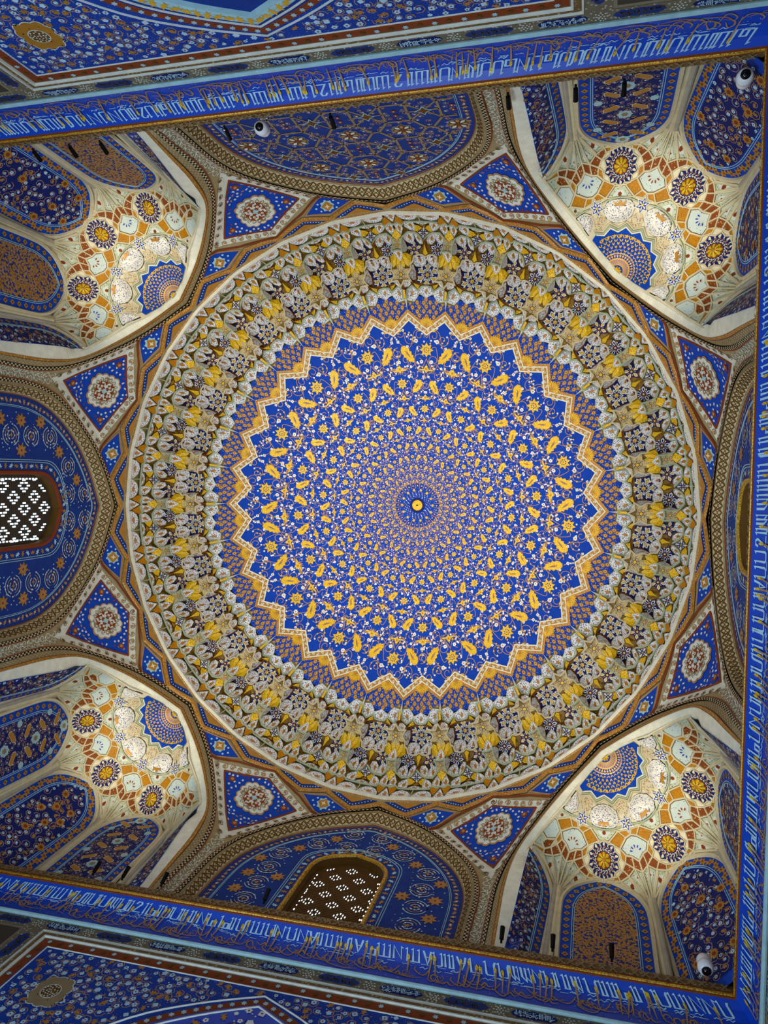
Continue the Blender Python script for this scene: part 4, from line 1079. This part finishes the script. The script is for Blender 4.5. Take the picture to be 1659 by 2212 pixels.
for t in range(5):
    mb = MB(); H = LED[t]; a = ring_of(H, Z[t] - .012, .0); b = ring_of(H, Z[t + 1] + .02, .03); 
    mb.grid(np.array([a, b]), 'brown' if t in (2, 3) else 'olive', True)
    pts = ring_of(H, Z[t + 1] + .02, .03); nxt = LED[t + 1]
    n_in = 64 * 8; S = (np.arange(32 * 24) / 24.0); 
    def at(Hh, z, dR): 
        q = ledge_path(Hh); xs = np.array([p[0] for p in q]); ys = np.array([p[1] for p in q]); o = np.argsort(xs, kind='stable'); xs, ys = xs[o], ys[o]
        xs = np.r_[xs[-1] - 1, xs, xs[0] + 1]; ys = np.r_[ys[-1], ys, ys[0]]
        fr = (S + .5) % 1 - .5; return P3(np.c_[S, np.interp(fr, xs, ys) + dR, np.full(len(S), z)])
    mb.grid(np.array([at(H, Z[t + 1] + .015, .06), at(nxt, Z[t + 1] + .012, -.02)]), ('olive', 'soffit_gold', 'soffit_gold', 'brown', 'olive')[t], True)
    r = mb.obj('stalactite_tier', D, None, TL[t]); TI.append(r)
    if t:                                               # moulded edge of the tier
        mb = MB(); q = ledge_path(H); W = .020
        pts = np.array([(s * SEC * R, R) for s, R in q]); nn = norms(pts); G = []
        for dr, dz in ((-.022, .0), (-.014, -.014), (.006, -.014), (.012, .006)):
            m_ = pts + nn * dr
            G.append(P3(np.c_[m_[:, 0] / (SEC * pts[:, 1]), m_[:, 1], np.full(len(pts), Z[t] + dz)]))
        G = [np.vstack([g, (g[0] * [math.cos(SEC), math.cos(SEC), 1] + np.array([-g[0][1], g[0][0], 0]) * math.sin(SEC))[None]]) for g in G]
        mb.grid(np.array(G), 'pale_green' if t != 3 else 'rib_cream'); spin(r, 'tier_edge', mb, ALL)

def grow(L, k, about=None):
    V = np.array(L, float); c = V.mean(0)
    if about is not None: c[0] = about
    return [tuple(q) for q in (V - c) * [k, k, 1] + c]
def lobe(t, L, name='lobe', about=None, leaf=None, bulge=.028, copies=True):
    L = grow(L, 1.12 if t else 1.03, about)
    """white facet and its mirror image, all round the ring"""
    for q in ((L,) if about is not None else (L, mir(L))):
        mb = MB(); full = symc(q, about) if about is not None else q
        piece(mb, full, 'lobe_white', 4, bulge, edge=('scroll_white', .009))
        V = np.array(full); c = V.mean(0); lo = V[np.argmin(V[:, 2])]; hi = V[np.argmax(V[:, 2])]
        z0, z1 = V[:, 2].min(), V[:, 2].max(); k = .6 if leaf is None else leaf
        base = np.array([V[V[:, 2] < z0 + .3 * (z1 - z0)].mean(0)])[0]; tip = V[V[:, 2] > z0 + .8 * (z1 - z0)].mean(0); m1 = base + (tip - base) * .28; m2 = base + (tip - base) * .72; w = .034 if leaf is None else leaf * 1.3; m1 = base + (tip - base) * .12
        piece(mb, [(m1[0], m1[1], m1[2]), (c[0] + w, c[1], c[2]), (m2[0], m2[1], m2[2]), (c[0] - w, c[1], c[2])], 'dark_gold' if t else 'tan', 1, 0, False, .003 - bulge * .8)
        spin(TI[t], name, mb, ALL)
def gold(t, L, about=None, m_='bright_gold', name='gold_facet', bulge=.0):
    L = grow(L, 1.14, about)
    for q in ((L,) if about is not None else (L, mir(L))):
        mb = MB(); piece(mb, symc(q, about) if about is not None else q, m_, 2, bulge, edge=('umber', .005)); spin(TI[t], name, mb, ALL)

SZ = {'big': 1.15, 'dark': 1.2, 'small': 1.1, 'cream': 1.03}
def soffit_star(t, s0, R0, z, tips, notch, style, size, both_sides=False, ang0=0.0):
    """flat painted star under a tier; tips and notches as local outline points"""
    for sgn in ((1, -1) if both_sides else (1,)):
        f = hmap(sgn * s0, R0, z); T = [(x * sgn * SZ[style], y * SZ[style]) for x, y in tips]; mb = MB()
        if sgn < 0: T = T[::-1]
        O = np.array(T)
        if style == 'cream': edge, ground = 'cream', 'star_cream'
        elif style == 'small': edge, ground = 'cream', 'deep_blue'
        else: edge, ground = 'rust', 'night_blue'
        mb.fill(f, O, edge, .0); mb.fill(f, O * .93, ground, .004); r = size
        nm = 'flower_star'
        if style == 'big':
            for k in range(6):
                a = ang0 + PI / 2 + k * PI / 3
                mb.fill(f, xf(PETAL * [1, 1.35], (.06 * math.cos(a), .06 * math.sin(a)), .15, a), 'pale_cream', .009); mb.fill(f, xf(PETAL * [1, 1.15], (.08 * math.cos(a), .08 * math.sin(a)), .105, a), 'night_blue', .011); mb.fill(f, xf(PETAL * [1, 1.2], (.092 * math.cos(a), .092 * math.sin(a)), .08, a), 'gold', .013)
                a += PI / 6
                mb.fill(f, xf(PETAL * [1, 1.3], (.04 * math.cos(a), .04 * math.sin(a)), .08, a), 'pale_cream', .008); mb.fill(f, xf(PETAL, (.055 * math.cos(a), .055 * math.sin(a)), .04, a), 'night_blue', .010)
                for d in (-.22, .22): mb.fill(f, xf(PETAL * [1, 1.3], (.135 * math.cos(a + d), .135 * math.sin(a + d)), .055, a + d), 'cream', .007)
                mb.rib(f, [(.03 * math.cos(a), .03 * math.sin(a)), (.06 * math.cos(a), .06 * math.sin(a))], .004, 'tan', .012)
            mb.fill(f, disc(.038, 14), 'tan', .012); mb.fill(f, disc(.026, 12), 'bright_gold', .015)
        elif style == 'dark':
            for k in range(5):
                a = PI / 2 + k * 2 * PI / 5 + .05 * sgn
                mb.fill(f, xf(PETAL * [1, 1.4], (.035 * math.cos(a), .035 * math.sin(a)), .098, a), 'pale_cream', .008); mb.fill(f, xf(PETAL * [1, 1.2], (.05 * math.cos(a), .05 * math.sin(a)), .06, a), 'gold' if sgn > 0 else 'night_blue', .010)
                a += PI / 5; mb.fill(f, xf(PETAL, (.03 * math.cos(a), .03 * math.sin(a)), .05, a), 'tan', .007)
                if sgn < 0: mb.fill(f, xf(disc(.012, 6), (.1 * math.cos(a), .085 * math.sin(a))), 'cream', .007)
            mb.fill(f, disc(.024, 10), 'rust', .012); mb.fill(f, disc(.017, 10), 'bright_gold', .015)
        elif style == 'small':
            for k in range(4):
                a = PI / 2 + k * PI / 2; mb.fill(f, xf(PETAL, (.018 * math.cos(a), .018 * math.sin(a)), .075, a), 'cream', .008); mb.fill(f, xf(disc(.010, 5), (.045 * math.cos(a + .78), .045 * math.sin(a + .78))), 'cream', .008)
            mb.fill(f, disc(.016, 8), 'dark_gold', .011)
        else:
            n = 5
            for k in range(6):
                a = PI / 2 + k * PI / 3
                for q, rr in ((.36 * r, .17 * r), (.72 * r, .13 * r)):
                    p = (q * math.cos(a + (q > .4 * r) * .5), q * math.sin(a + (q > .4 * r) * .5)); mb.fill(f, xf(disc(rr, 10), p), 'umber', .007); mb.fill(f, xf(disc(rr * .72, 10), p), 'cream', .009); mb.fill(f, xf(disc(rr * .35, 6), p), 'night_blue' if k % 2 else 'rust', .011)
            for p in O:
                for k in (.55, .72, .85): mb.fill(f, xf(disc(.006, 5), p * k), 'umber', .007)
            mb.fill(f, disc(.22 * r, 10), 'rust', .010); mb.fill(f, disc(.17 * r, 10), 'bright_gold', .013)
        spin(TI[t], 'cream_star' if style == 'cream' else nm, mb, ALL)

# lowest tier
lobe(0, [(0, 4.949, 12.92), (.055, 4.972, 12.78), (.098, 4.99, 12.66), (.095, 4.99, 12.615)], about=0.0, leaf=.03)
lobe(0, [(.125, 4.975, 12.615), (.485, 4.962, 12.615), (.47, 4.962, 12.72), (.40, 4.958, 12.83), (.30, 4.957, 12.875), (.20, 4.962, 12.83), (.14, 4.97, 12.73)], leaf=.05)
gold(0, [(.10, 4.975, 12.70), (.06, 4.96, 12.83), (.02, 4.935, 12.915), (.075, 4.945, 12.912), (.15, 4.902, 12.915), (.185, 4.95, 12.90), (.15, 4.965, 12.78)], m_='amber')
mb = MB(); piece(mb, [(.492, 4.965, 12.615), (.508, 4.965, 12.615), (.508, 4.95, 12.90), (.492, 4.95, 12.90)], 'pale_green', 1, 0, False, .006); spin(TI[0], 'joint_fillet', mb, ALL)
# second tier
lobe(1, [(.025, 4.905, 12.935), (.075, 4.925, 12.935), (.145, 4.89, 12.95), (.15, 4.875, 13.03), (.085, 4.82, 13.195), (.03, 4.868, 13.10)])
gold(1, [(0, 4.735, 13.205), (.085, 4.80, 13.19), (.02, 4.865, 13.09), (0, 4.88, 13.05)], about=0.0)
lobe(1, [(.205, 4.94, 12.94), (.345, 4.945, 12.94), (.355, 4.925, 13.05), (.33, 4.875, 13.19), (.25, 4.885, 13.13), (.195, 4.905, 13.04)])
lobe(1, [(.5, 4.935, 13.05), (.56, 4.94, 13.02), (.62, 4.945, 12.95), (.6, 4.947, 12.935)], about=.5, leaf=.03)
gold(1, [(.36, 4.93, 13.03), (.42, 4.935, 13.10), (.47, 4.92, 13.19), (.40, 4.875, 13.2), (.335, 4.868, 13.2)])
gold(1, [(.5, 4.935, 13.07), (.56, 4.935, 13.09), (.515, 4.945, 13.2)], about=.5, m_='amber')
soffit_star(1, .5, 4.845, 13.205, [(0, .10), (-.035, .03), (-.105, .015), (-.04, -.03), (0, -.125), (.04, -.03), (.105, .015), (.035, .03)], 0, 'small', .1)
# third tier
CS5 = [(0, .09), (-.035, .10), (-.085, .13), (-.062, .01), (-.095, -.11), (-.03, -.075), (0, -.085), (.03, -.075), (.095, -.11), (.062, .01), (.085, .13), (.035, .10)]
soffit_star(2, 0, 4.645, 13.215, CS5, 0, 'cream', .11)
lobe(2, [(.125, 4.81, 13.225), (.20, 4.855, 13.225), (.28, 4.845, 13.23), (.29, 4.80, 13.36), (.235, 4.745, 13.515), (.15, 4.765, 13.45), (.105, 4.785, 13.33)])
lobe(2, [(.305, 4.85, 13.23), (.40, 4.82, 13.235), (.45, 4.765, 13.33), (.445, 4.735, 13.44), (.385, 4.74, 13.50), (.325, 4.79, 13.44)])
lobe(2, [(.09, 4.77, 13.23), (.115, 4.735, 13.40), (.135, 4.665, 13.51), (.115, 4.585, 13.44), (.10, 4.56, 13.26)], leaf=.01)
soffit_star(2, .265, 4.655, 13.53, [(.02, .145), (-.045, .07), (-.135, .075), (-.075, -.02), (-.12, -.12), (-.01, -.085), (.10, -.12), (.075, -.02), (.135, .05), (.06, .06)], 0, 'dark', .14, True)
gold(2, [(.5, 4.55, 13.525), (.545, 4.585, 13.52), (.505, 4.68, 13.36), (.5, 4.69, 13.34)], about=.5)
lobe(2, [(0, 4.455, 13.50), (.06, 4.50, 13.40), (.085, 4.535, 13.28), (.05, 4.555, 13.235), (.0, 4.552, 13.23)], about=0.0)
gold(2, [(.0, 4.30, 13.532), (.0, 4.45, 13.505), (.05, 4.49, 13.43), (.10, 4.40, 13.52), (.085, 4.34, 13.53)], m_='bright_gold', bulge=.012)
gold(2, [(.055, 4.495, 13.43), (.09, 4.53, 13.30), (.14, 4.56, 13.43), (.215, 4.535, 13.525), (.21, 4.44, 13.53), (.165, 4.36, 13.53), (.10, 4.40, 13.515)], bulge=.015)
# fourth tier
a5 = [(.20 * math.cos(PI / 2 + PI + k * 2 * PI / 5), .20 * math.sin(PI / 2 + PI + k * 2 * PI / 5)) for k in range(5)]
CS6 = []
for k in range(6):
    t_ = -PI / 2 + k * PI / 3; CS6 += [(.195 * math.cos(t_), .195 * math.sin(t_)), (.108 * math.cos(t_ + PI / 6), .108 * math.sin(t_ + PI / 6))]
soffit_star(3, 0, 4.215, 13.54, CS6, 0, 'cream', .16)
lobe(3, [(.255, 4.49, 13.555), (.275, 4.535, 13.55), (.37, 4.562, 13.55), (.455, 4.545, 13.56), (.485, 4.51, 13.65), (.45, 4.475, 13.79), (.37, 4.435, 13.85), (.27, 4.425, 13.77), (.235, 4.45, 13.65)])
lobe(3, [(.155, 4.335, 13.56), (.205, 4.395, 13.555), (.235, 4.40, 13.64), (.25, 4.33, 13.80), (.255, 4.21, 13.82), (.235, 4.165, 13.68), (.165, 4.225, 13.57)])
soffit_star(3, .5, 4.285, 13.86, [(0, .215), (-.095, .115), (-.218, .125), (-.165, -.01), (-.185, -.18), (0, -.165), (.185, -.18), (.165, -.01), (.218, .125), (.095, .115)], 0, 'big', .2)
gold(3, [(.215, 4.125, 13.80), (.345, 4.10, 13.86), (.315, 4.03, 13.862), (.245, 4.075, 13.83)], m_='bright_gold')
lobe(3, [(.04, 4.07, 13.60), (.11, 4.118, 13.555), (.185, 4.12, 13.60), (.165, 4.095, 13.75), (.10, 4.06, 13.79), (.05, 4.04, 13.72)], leaf=.012)
gold(3, [(0, 3.875, 13.862), (.028, 3.875, 13.86), (.028, 3.99, 13.77), (0, 4.0, 13.76)], about=0.0)
# topmost tier
lobe(4, [(.045, 4.005, 13.876), (.16, 4.09, 13.872), (.30, 3.995, 13.876), (.295, 3.93, 13.935), (.20, 3.848, 13.988), (.05, 3.865, 13.965), (.038, 3.94, 13.915)])
lobe(4, [(.5, 3.905, 13.955), (.60, 3.945, 13.925), (.695, 3.965, 13.90), (.68, 4.02, 13.876), (.62, 4.072, 13.872), (.5, 4.08, 13.872)], about=.5)
gold(4, [(.315, 3.995, 13.88), (.318, 3.95, 13.93), (.30, 3.93, 13.95), (.285, 3.96, 13.93)], m_='rust', name='rust_gusset')
mb = MB(); piece(mb, symc([(0, 3.69, 14.075), (.022, 3.84, 13.965), (.03, 3.868, 13.90), (0, 3.868, 13.885)]), 'scroll_white', 1, 0, False, .004); spin(TI[4], 'pendant_spike', mb, ALL)

# ------------------------------------------------------------------ painted dome
def zd(r): return 15.17 - 1.04 * (r / 3.65) ** 2
def dome(P, o):
    r = np.hypot(P[:, 0], P[:, 1]); return np.c_[P[:, 0], P[:, 1], zd(r) - o]
def dp(s, R): return (R * math.cos(s * SEC), R * math.sin(s * SEC))
def dps(L): return np.array([dp(s, R) for s, R in L])
mb = MB(); th = np.linspace(0, 2 * PI, 129)[:-1]; mb.grid(np.array([dome(np.c_[q * np.cos(th), q * np.sin(th)], np.zeros(128)) for q in np.r_[.001, np.linspace(.1, 3.93, 40)]]), 'dome_blue', True); mb.obj('dome_vault', D)
# zigzag border, one tooth per sector
mb = MB()
def tooth(R0, R1): return dps([(-.5, R1), (0, R0), (.5, R1)])
def zz(a0, a1, b0, b1, m_, off):
    A = dense(tooth(a0, a1), .06); B = resample(tooth(b0, b1), len(A)); A = resample(tooth(a0, a1), len(A)); n = len(A)
    mb.add(dome(np.vstack([A, B]), np.full(2 * n, off)), [(j, j + 1, n + j + 1, n + j) for j in range(n - 1)], m_)
zz(3.72, 3.45, 3.655, 3.39, 'rim_gold', .012); zz(3.657, 3.392, 3.63, 3.366, 'pale_cream', .016); zz(3.63, 3.366, 3.545, 3.295, 'dark_gold', .012); zz(3.548, 3.297, 3.518, 3.27, 'pale_cream', .016)
for sg in (-1, 1):
    for j in range(5):
        t = (j + .5) / 5; a = np.array(dp(sg * .5, 3.33)); b = np.array(dp(0, 3.585)); p = a + (b - a) * t; ro = math.atan2(b[1] - a[1], b[0] - a[0]); mb.rib(dome, xf(spiral(.028, .9, 7, ro, 1 if j % 2 else -1), p), .006, 'scroll_white', .016); mb.fill(dome, xf(PETAL, p, .05, ro + (.8 if j % 2 else -.8)), 'scroll_white', .015)
spin(D, 'zigzag_tooth', mb, ALL)
mb = MB()
for k in range(9):
    a = -1.15 + k * 2.3 / 8; c = np.array(dp(.5, 3.44)); ro = .5 * SEC + a; mb.fill(dome, xf(PETAL, c, .165, ro), 'dark_gold', .017); mb.fill(dome, xf(PETAL * [1, .8], c, .15, ro), 'bright_gold' if k % 2 else 'gold', .019 + .001 * (k % 2)); mb.rib(dome, [c, c + .13 * np.array([math.cos(ro), math.sin(ro)])], .003, 'dark_gold', .022)
spin(D, 'gold_fan', mb, ALL)
# peacock-eye feathers between the zigzag and the stalactites
EY = []
for j, R in enumerate((3.60, 3.675, 3.75, 3.825, 3.88)):
    w = (.20, .36, .46, .44, .13)[j]; st = .128 / (R * SEC)
    for i in range(-6, 7):
        s = (i + (.5 if j % 2 else 0)) * st
        if abs(s) <= w: EY.append((.5 + s + .02 * math.sin(7 * i + 3 * j), R + .008 * math.sin(5 * i + j)))
mb = MB(); mb2 = MB()
for s, R in EY:
    c = np.array(dp(s, R)); ro = s * SEC + PI; drop = np.array([(-.032, 0), (-.018, .022), (.004, .026), (.022, .014), (.036, 0), (.022, -.014), (.004, -.026), (-.018, -.022)])
    mb.fill(dome, xf(drop, c, 1.5, ro), 'tan', .006); mb.fill(dome, xf(drop, c, 1.32, ro), 'night_blue', .007); mb.fill(dome, xf(drop, c, 1.18, ro), 'tan', .008); mb.fill(dome, xf(drop, c, .8, ro), 'gold', .010); mb.fill(dome, xf(drop, c, .42, ro), 'rust', .012)
    for k in range(6):
        a = k * 2 * PI / 6 + s * 9; mb2.fill(dome, xf(disc(.0062, 4), c + .068 * np.array([math.cos(a), math.sin(a)])), 'vine' if k % 2 else 'scroll_white', .005)
spin(D, 'peacock_eyes', mb, ALL); spin(D, 'feather_dots', mb2, ALL)
for c in list(COL.objects):
    if c.parent == D and c.name.split('.')[0] in ('peacock_eyes', 'feather_dots'): c['kind'] = 'stuff'

# rings of leaves, flowers and winged buds: every ring repeats the one outside it at four fifths the size, turned by one sector
G = .8
def two(mbf, name, k, every=2, off=0):
    me = mbf.mesh(name)
    for j in range(0, 32, every): put(name, me, D, rz=(j + off) * SEC)
rg = random.Random(3)
for k in range(9):
    R = 3.02 * G ** k; g = G ** k; off = .5 + (k % 2); big = k < 6
    if R < .5: break
    wide = 1.0 if k < 4 else .92
    if k < 5:
        for sg in (-1, 1):
            mb = MB(); tail = np.array(dp(sg * .43, R * .925)); head = np.array(dp(sg * .80, R * 1.022)); d = head - tail; l = np.linalg.norm(d); ro = math.atan2(d[1], d[0])
            mb.fill(dome, xf(LEAF, tail, l, ro, sg), 'vine', .007, c=tail + d * .55); mb.fill(dome, xf((LEAF - [.55, 0]) * .93 + [.55, 0], tail, l, ro, sg), 'bright_gold', .009, c=tail + d * .55); mb.fill(dome, xf(SLIT, tail, l, ro), 'dome_blue', .012); mb.rib(dome, [tail + d * .36, tail + d * .7], .006 * g + .001, 'dark_gold', .014)
            two(mb, 'gold_leaf', k, 2, off)
        mb = MB(); c = np.array(dp(0, R)); mb.fill(dome, xf(star(8, .138 * g, .082 * g), c), 'bright_gold', .010)
        for q in range(8): mb.fill(dome, xf(disc(.011 * g, 6), c + .046 * g * np.array([math.cos(q * PI / 4), math.sin(q * PI / 4)])), 'dome_blue', .013)
        mb.fill(dome, xf(disc(.016 * g, 6), c), 'dark_gold', .016)
        two(mb, 'gold_flower', k, 2, off)
        mb = MB(); c = np.array(dp(.5, R * (1.121 if k == 0 else 1.11))); mb.fill(dome, xf(BIRD, c, .235 * g, -PI / 2 + .5 * SEC + PI), 'bright_gold' if k else 'gold', .010, c=c); mb.fill(dome, xf(disc(.03 * g, 6), c), 'dark_gold', .013); two(mb, 'winged_bud', k, 1, 0)
    # stems and small blossoms of the ring: one mesh for the whole ring
    mb = MB(); vw = .0052 * g ** .9
    if k >= 5:
        for sg in (-1, 1):
            tail = np.array(dp(sg * .40, R * .92)); head = np.array(dp(sg * .78, R * 1.03)); d = head - tail; l = np.linalg.norm(d); mb.fill(dome, xf(LEAF, tail, l, math.atan2(d[1], d[0]), sg), 'bright_gold', .009, c=tail + d * .55); mb.fill(dome, xf(SLIT, tail, l, math.atan2(d[1], d[0])), 'dome_blue', .012)
        c = dp(0, R); mb.fill(dome, xf(star(8, .12 * g, .07 * g), c), 'bright_gold', .010); mb.fill(dome, xf(disc(.04 * g, 6), c), 'rust', .012)
        for s in (.5, -.5):
            c = dp(s, R * 1.11); mb.fill(dome, xf(star(4, .12 * g, .03 * g, s * SEC), c), 'bright_gold', .01)
    for sg in (-1, 1):
        for s, q, rr, ro in ((.5, 1.065, .12, 0), (.26, .94, .12, 2), (.72, .94, .11, 4), (.97, .985, .10, 1), (.22, 1.085, .10, 3), (.78, 1.10, .08, 5)):
            if k > 1 and ro in (2, 3, 5): continue
            c = np.array(dp(sg * s, R * q)); mb.rib(dome, xf(spiral(rr * g, 1.15, 15, ro + sg, sg), c), vw, 'vine', .004)
        for L in ([(0, 1.07), (.18, 1.12), (.38, 1.10), (.48, 1.03)], [(0, .95), (.15, .9), (.36, .92), (.6, .89), (.98, .9)], [(.8, 1.03), (.95, 1.07), (1.0, 1.13)], [(.43, .925), (.3, .88), (.1, .86), (0, .83)], [(.48, 1.03), (.62, .99), (.66, .9)], [(.1, 1.0), (.3, 1.02), (.43, .93)]):
            mb.rib(dome, smooth(dps([(sg * a, R * b) for a, b in L]), 4), vw, 'vine', .005)
        WR = [(.33, 1.052, .045), (.9, 1.05, .035), (.17, .93, .04), (.62, 1.02, .03), (.56, .90, .03), (.97, .93, .034), (.3, 1.13, .03), (.7, 1.115, .028)]
        for s, q, rr in WR:
            c = np.array(dp(sg * s, R * q)); blossom(mb, dome, c, rr * g, 'white', 'tan', 6 if rr > .035 else 4, .010, sg * s)
        for _ in range((34, 30, 26, 20, 14)[k] if k < 5 else 5):
            s = rg.uniform(.04, 1.0); q = rg.uniform(.865, 1.125 if k else 1.10); c = np.array(dp(sg * s, R * q))
            if math.hypot(s * R * SEC, R * (q - 1)) < .13 * g: continue
            if abs((s - .43) * .097 - (q - .925) * .37) < .02 and .4 < s < .84: continue
            if rg.random() < .6: mb.fill(dome, xf(BUD, c, .045 * g, rg.uniform(0, 6.28)), rg.choice(('vine', 'scroll_white', 'gold', 'gold', 'bright_gold')), .006)
            else: blossom(mb, dome, c, .02 * g, 'white', None, 4, .007, s)
    V = np.vstack(mb.V); n = len(V); big_V = []; big_F = []; mi = []
    for j in range(16):
        a = (2 * j + off) * SEC; ca, sa = math.cos(a), math.sin(a); big_V.append(V @ np.array([[ca, sa, 0], [-sa, ca, 0], [0, 0, 1]])); big_F += [tuple(i + j * n for i in f) for f in mb.F]; mi += mb.mi
    m2 = MB(); m2.V = [np.vstack(big_V)]; m2.n = n * 16; m2.F = big_F; m2.mi = mi; m2.names = mb.names; m2.obj('vine_scrolls', D, 'stuff')
# centre
mb = MB(); mb.fill(dome, disc(.15, 28), 'night_blue', .012); mb.fill(dome, disc(.11, 28), 'rust', .016); mb.fill(dome, disc(.104, 28), 'bright_gold', .02, 3, 0, .02); mb.fill(dome, disc(.018, 10), 'black', .045)
mb.obj('central_boss', D)
mb = MB()
for k in range(14):
    a = k * 2 * PI / 14; mb.fill(dome, xf(star(6, .038, .018), (.315 * math.cos(a), .315 * math.sin(a))), 'bright_gold', .014)
mb.obj('centre_stars', D, 'stuff'); mb = MB()
for k in range(28):
    a = k * 2 * PI / 28
    mb.rib(dome, smooth([(q * math.cos(a + d), q * math.sin(a + d)) for q, d in ((.34, -.112), (.43, -.11), (.49, -.05), (.50, 0), (.49, .05), (.43, .11), (.34, .112))], 3), .0045, 'vine', .010)
    for q, rr in ((.40, .02), (.46, .016)):
        mb.fill(dome, xf(star(3, rr, rr * .5, a), (q * math.cos(a), q * math.sin(a))), 'gold', .012)
for q, n, rr in ((.17, 16, .009), (.195, 20, .010), (.222, 22, .011), (.25, 24, .011), (.278, 26, .010), (.36, 30, .008)):
    for k in range(n):
        a = (k + (q * 100 % 2) * .5) * 2 * PI / n; mb.fill(dome, xf(disc(rr, 5), (q * math.cos(a), q * math.sin(a))), ('tan', 'scroll_white', 'vine')[k % 3], .008)
mb.obj('centre_rosette', D, 'stuff')

# ------------------------------------------------------------------ things on the ledge: dome cameras and black spotlight rods
def dome_camera(loc, aim, label, s=1.0):
    from mathutils import Vector
    r = root('security_camera', label, 'security camera', 'white security cameras on the cornice', None, loc)
    d = (Vector(aim) - Vector(loc)).normalized(); q = d.to_track_quat('Z', 'Y'); Mx = q.to_matrix()
    def lathe(prof, m_, name):
        mb = MB(); n = 24; G = []
        for rad, z in prof: G.append([tuple(Mx @ Vector((rad * s * math.cos(t), rad * s * math.sin(t), z * s))) for t in np.linspace(0, 2 * PI, n, endpoint=False)])
        mb.grid(np.array(G), m_, True)
        o = mb.obj(name, r)
        for p in o.data.polygons: p.use_smooth = True
        return o
    lathe([(.0, -.14), (.075, -.14), (.08, -.11), (.08, -.02), (.074, .0)], 'camera_white', 'body')
    lathe([(.08, -.03), (.086, -.025), (.088, .01), (.078, .05), (.058, .075), (.05, .078)], 'camera_white', 'collar')
    lathe([(.052, .074), (.05, .09), (.036, .106), (.015, .114), (0, .116)], 'lens_black', 'lens')
    return r
dome_camera((4.83, -4.83, 8.93), (4.72, -4.70, 7.6), 'white security camera with black lens in the upper right corner of the cornice')
dome_camera((.03 - .72, -4.90, 8.98), (-.55, -4.62, 7.7), 'white security camera with black lens in front of the star lattice lunette, top cornice')
dome_camera((4.72, 4.84, 8.93), (4.74, 4.83, 7.6), 'white security camera with black lens in the lower right corner of the cornice')

def rod(a, d, u, label, group='black spotlight rods on the cornice ledge', tilt=(0, 0)):
    n = np.array([math.cos(a), math.sin(a)]); t = np.array([-n[1], n[0]]); p = n * d + t * u
    r = root('spotlight', label, 'spotlight', group, None, (p[0], p[1], 8.95)); q = -n * .10 + t * tilt[0]
    mb = MB(); tube(mb, (0, 0, 0), (q[0] * .4, q[1] * .4, .05), .014, .014, 'rod_black', 8); mb.obj('stem', r)
    mb = MB(); tube(mb, (q[0] * .3, q[1] * .3, .03), (q[0] * 1.0, q[1] * 1.0, .17), .026, .030, 'rod_black', 12); mb.obj('lamp_tube', r)
for (x, y, w) in ((-4.02, -4.93, 'leftmost of three on the top cornice, below the upper left niche'), (-3.45, -4.93, 'middle of three on the top cornice, below the upper left niche'), (-2.98, -4.93, 'rightmost of three on the top cornice, below the upper left niche'),
                  (-1.18, -4.93, 'left of the camera on the top cornice, before the star lattice lunette'), (.22, -4.93, 'right of the camera on the top cornice, before the star lattice lunette'),
                  (2.35, -4.93, 'leftmost of three on the top cornice, below the upper right niche'), (3.1, -4.93, 'middle of three on the top cornice, below the upper right niche'), (3.62, -4.93, 'rightmost of three on the top cornice, below the upper right niche'),
                  (-3.18, 4.93, 'leftmost of three on the bottom cornice, below the lower left niche'), (-2.72, 4.93, 'middle of three on the bottom cornice, below the lower left niche'), (-2.12, 4.93, 'rightmost of three on the bottom cornice, below the lower left niche'),
                  (-.62, 4.93, 'left of the dark grille window on the bottom cornice'), (2.45, 4.93, 'leftmost of three on the bottom cornice, below the lower right niche'), (3.05, 4.93, 'middle of three on the bottom cornice, below the lower right niche'), (3.72, 4.93, 'rightmost of three on the bottom cornice, below the lower right niche')):
    a = -PI / 2 if y < 0 else PI / 2; u = x if y < 0 else -x
    rod(a, 4.97, u, 'black spotlight rod, ' + w)
